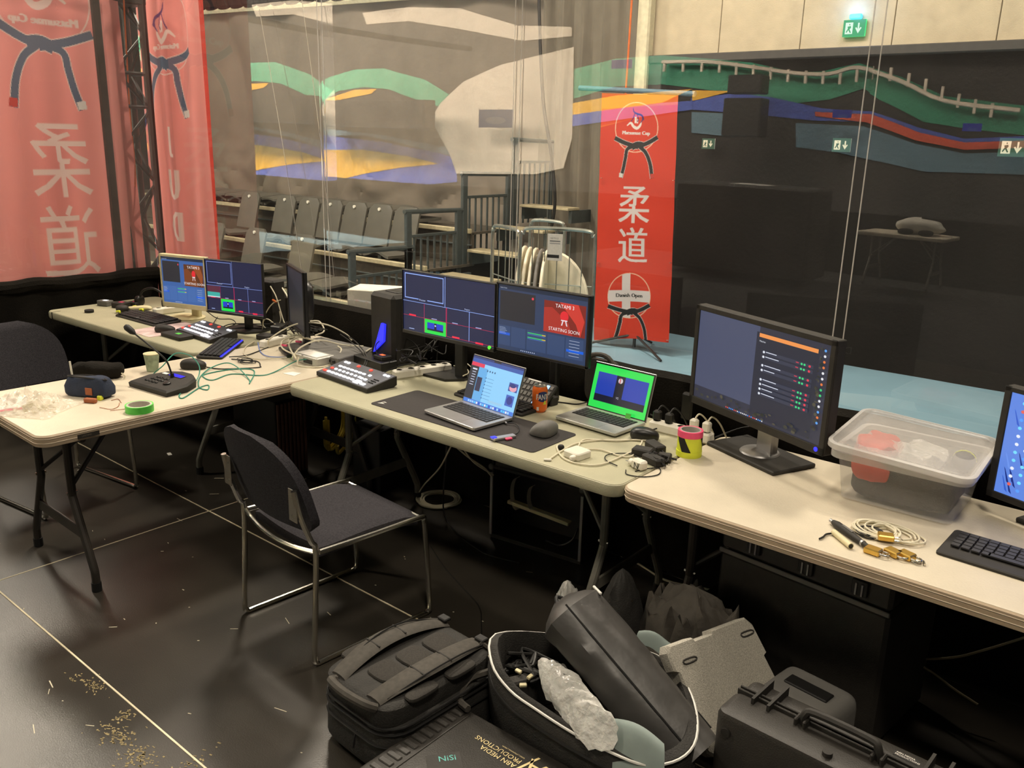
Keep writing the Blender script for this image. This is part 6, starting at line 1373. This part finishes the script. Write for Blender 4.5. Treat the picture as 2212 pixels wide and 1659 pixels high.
for u0, v0 in ((.12, .16), (.82, .12), (.16, .9)):
    g = G(); g.tube([fp(u0, v0, .002), fp(u0+.12, v0, .002), fp(u0+.13, v0+.03, .002), fp(u0+.01, v0+.035, .002)], .0025, 5, 3, closed=True); fin(g, 'moulded_slot', mat('foam_dark', '3c3a37', .95), t, world=True)
# black hard case on edge with handle
t = thing('hard_case', 'upright black hard case with ribbed lid seam and folding handle', 'case', (-.52, 2.02, 0), -.06)
cw, cd, chh = .60, .215, .40
fin(G().rbox((0, -.045, 0), cw, cd-.09, .03, [(.01, 0), (0, .012), (0, chh-.02), (.006, chh-.005), (.02, chh)], 5), 'base_shell', 'case_black', t)
fin(G().rbox((0, .065, 0), cw-.01, .085, .025, [(.01, 0), (0, .012), (0, chh-.03), (.006, chh-.012), (.018, chh-.006)], 5), 'lid_shell', 'case_black', t)
for y in (.012, .028): fin(G().box((0, y, chh-.002), (cw-.01, .006, .02), .002), 'seam_lip', 'case_black', t)
for x in (-.235, -.19, .20, .245): fin(G().prism([(x-.004, -.02), (x+.004, -.02), (x+.004, .10), (x-.004, .10)], chh-.02, chh+.018), 'latch_fin', 'plastic_matt', t)
h_ = fin(G().tube([(-.10, .0, chh+.0), (-.095, .0, chh+.03), (-.07, .005, chh+.042), (.07, .005, chh+.042), (.095, .0, chh+.03), (.10, .0, chh)], .011, 8, 4), 'handle', 'plastic_matt', t)
for x in (-.1, .1):
    for q in (-.012, .012): fin(G().box((x+q, -.005, chh+.006), (.009, .035, .03), .003), 'hinge_lug', 'plastic_matt', h_)
fin(G().cyl((.0, -.075, chh-.002), (.0, -.075, chh+.012), .013, n=16), 'valve', 'plastic_matt', t)
fin(G().cyl((-.26, -.1095, .345), (-.26, -.113, .345), .013, n=16), 'round_boss', 'plastic_matt', t)
fin(G().box((.15, .045, chh+.009), (.06, .02, .001)), 'label_plate', 'plastic_black', t)
g = G(Mx((.124, .040, chh+.0100))); g.text('ABN MEDIA', 0, .008, .006, 0); g.text('PRODUCTIONS', 0, -.001, .006, 0); fin(g, 'lettering', 'paper', t, smooth=0)
fin(G().box((.25, .0, chh+.02), (.05, .05, .03), .006), 'latch', 'plastic_matt', t)
t = thing('padded_box', 'grey padded box with rounded corners behind the upright hard case', 'box', (-.71, 2.335, 0), -.15)
fin(G().sup((0, 0, .15), (.24, .20, .30), .25, 28, 14), 'body', 'box_grey', t); fin(G().box((0, -.0, .302), (.14, .05, .008), .003), 'strap', 'black_rubber', t)
# jackets and small backpack
def heap(name, lab, cat, c, rx, ry, h, m, seed, am=.05):
    g = G(); rings = []
    for j in range(17):
        v = j/16; rr_ = math.cos(v*PI/2)**.6 if j < 16 else .02
        rings.append([Vector((c[0]+rx*rr_*math.cos(q*PI/20)*(1+am*3*noise.noise(Vector((math.cos(q*PI/20)*2, math.sin(q*PI/20)*2, v*3+seed)))), c[1]+ry*rr_*math.sin(q*PI/20)*(1+am*3*noise.noise(Vector((math.cos(q*PI/20)*2, math.sin(q*PI/20)*2, v*3+seed+9)))),
                              max(0, h*v+am*math.sin(v*PI)*abs(noise.noise(Vector((q*.45, v*5, seed))))*1.6))) for q in range(40)])
    g.loft(rings); return fin(g, name, m, label=lab, cat=cat, smooth=80)
heap('jacket', 'heaped dark brown jacket with folds behind the foam lid', 'jacket', (-1.16, 2.46), .23, .14, .42, 'jacket_dark', 3, .13)
heap('jacket_sleeve', 'dark padded sleeve hanging over the right rim of the open bag', 'jacket', (-1.02, 2.30), .10, .09, .38, 'jacket_dark', 6, .11)
o = heap('rucksack', 'small dark rucksack leaning behind the tripod bag', 'backpack', (-1.44, 2.44), .09, .13, .40, 'bag_black', 5, .04)
heap('clear_wrap', 'scrunched clear plastic wrap at the foot of the middle table leg', 'plastic wrap', (-1.62, 2.36), .07, .06, .32, 'bubble_film', 8, .08)
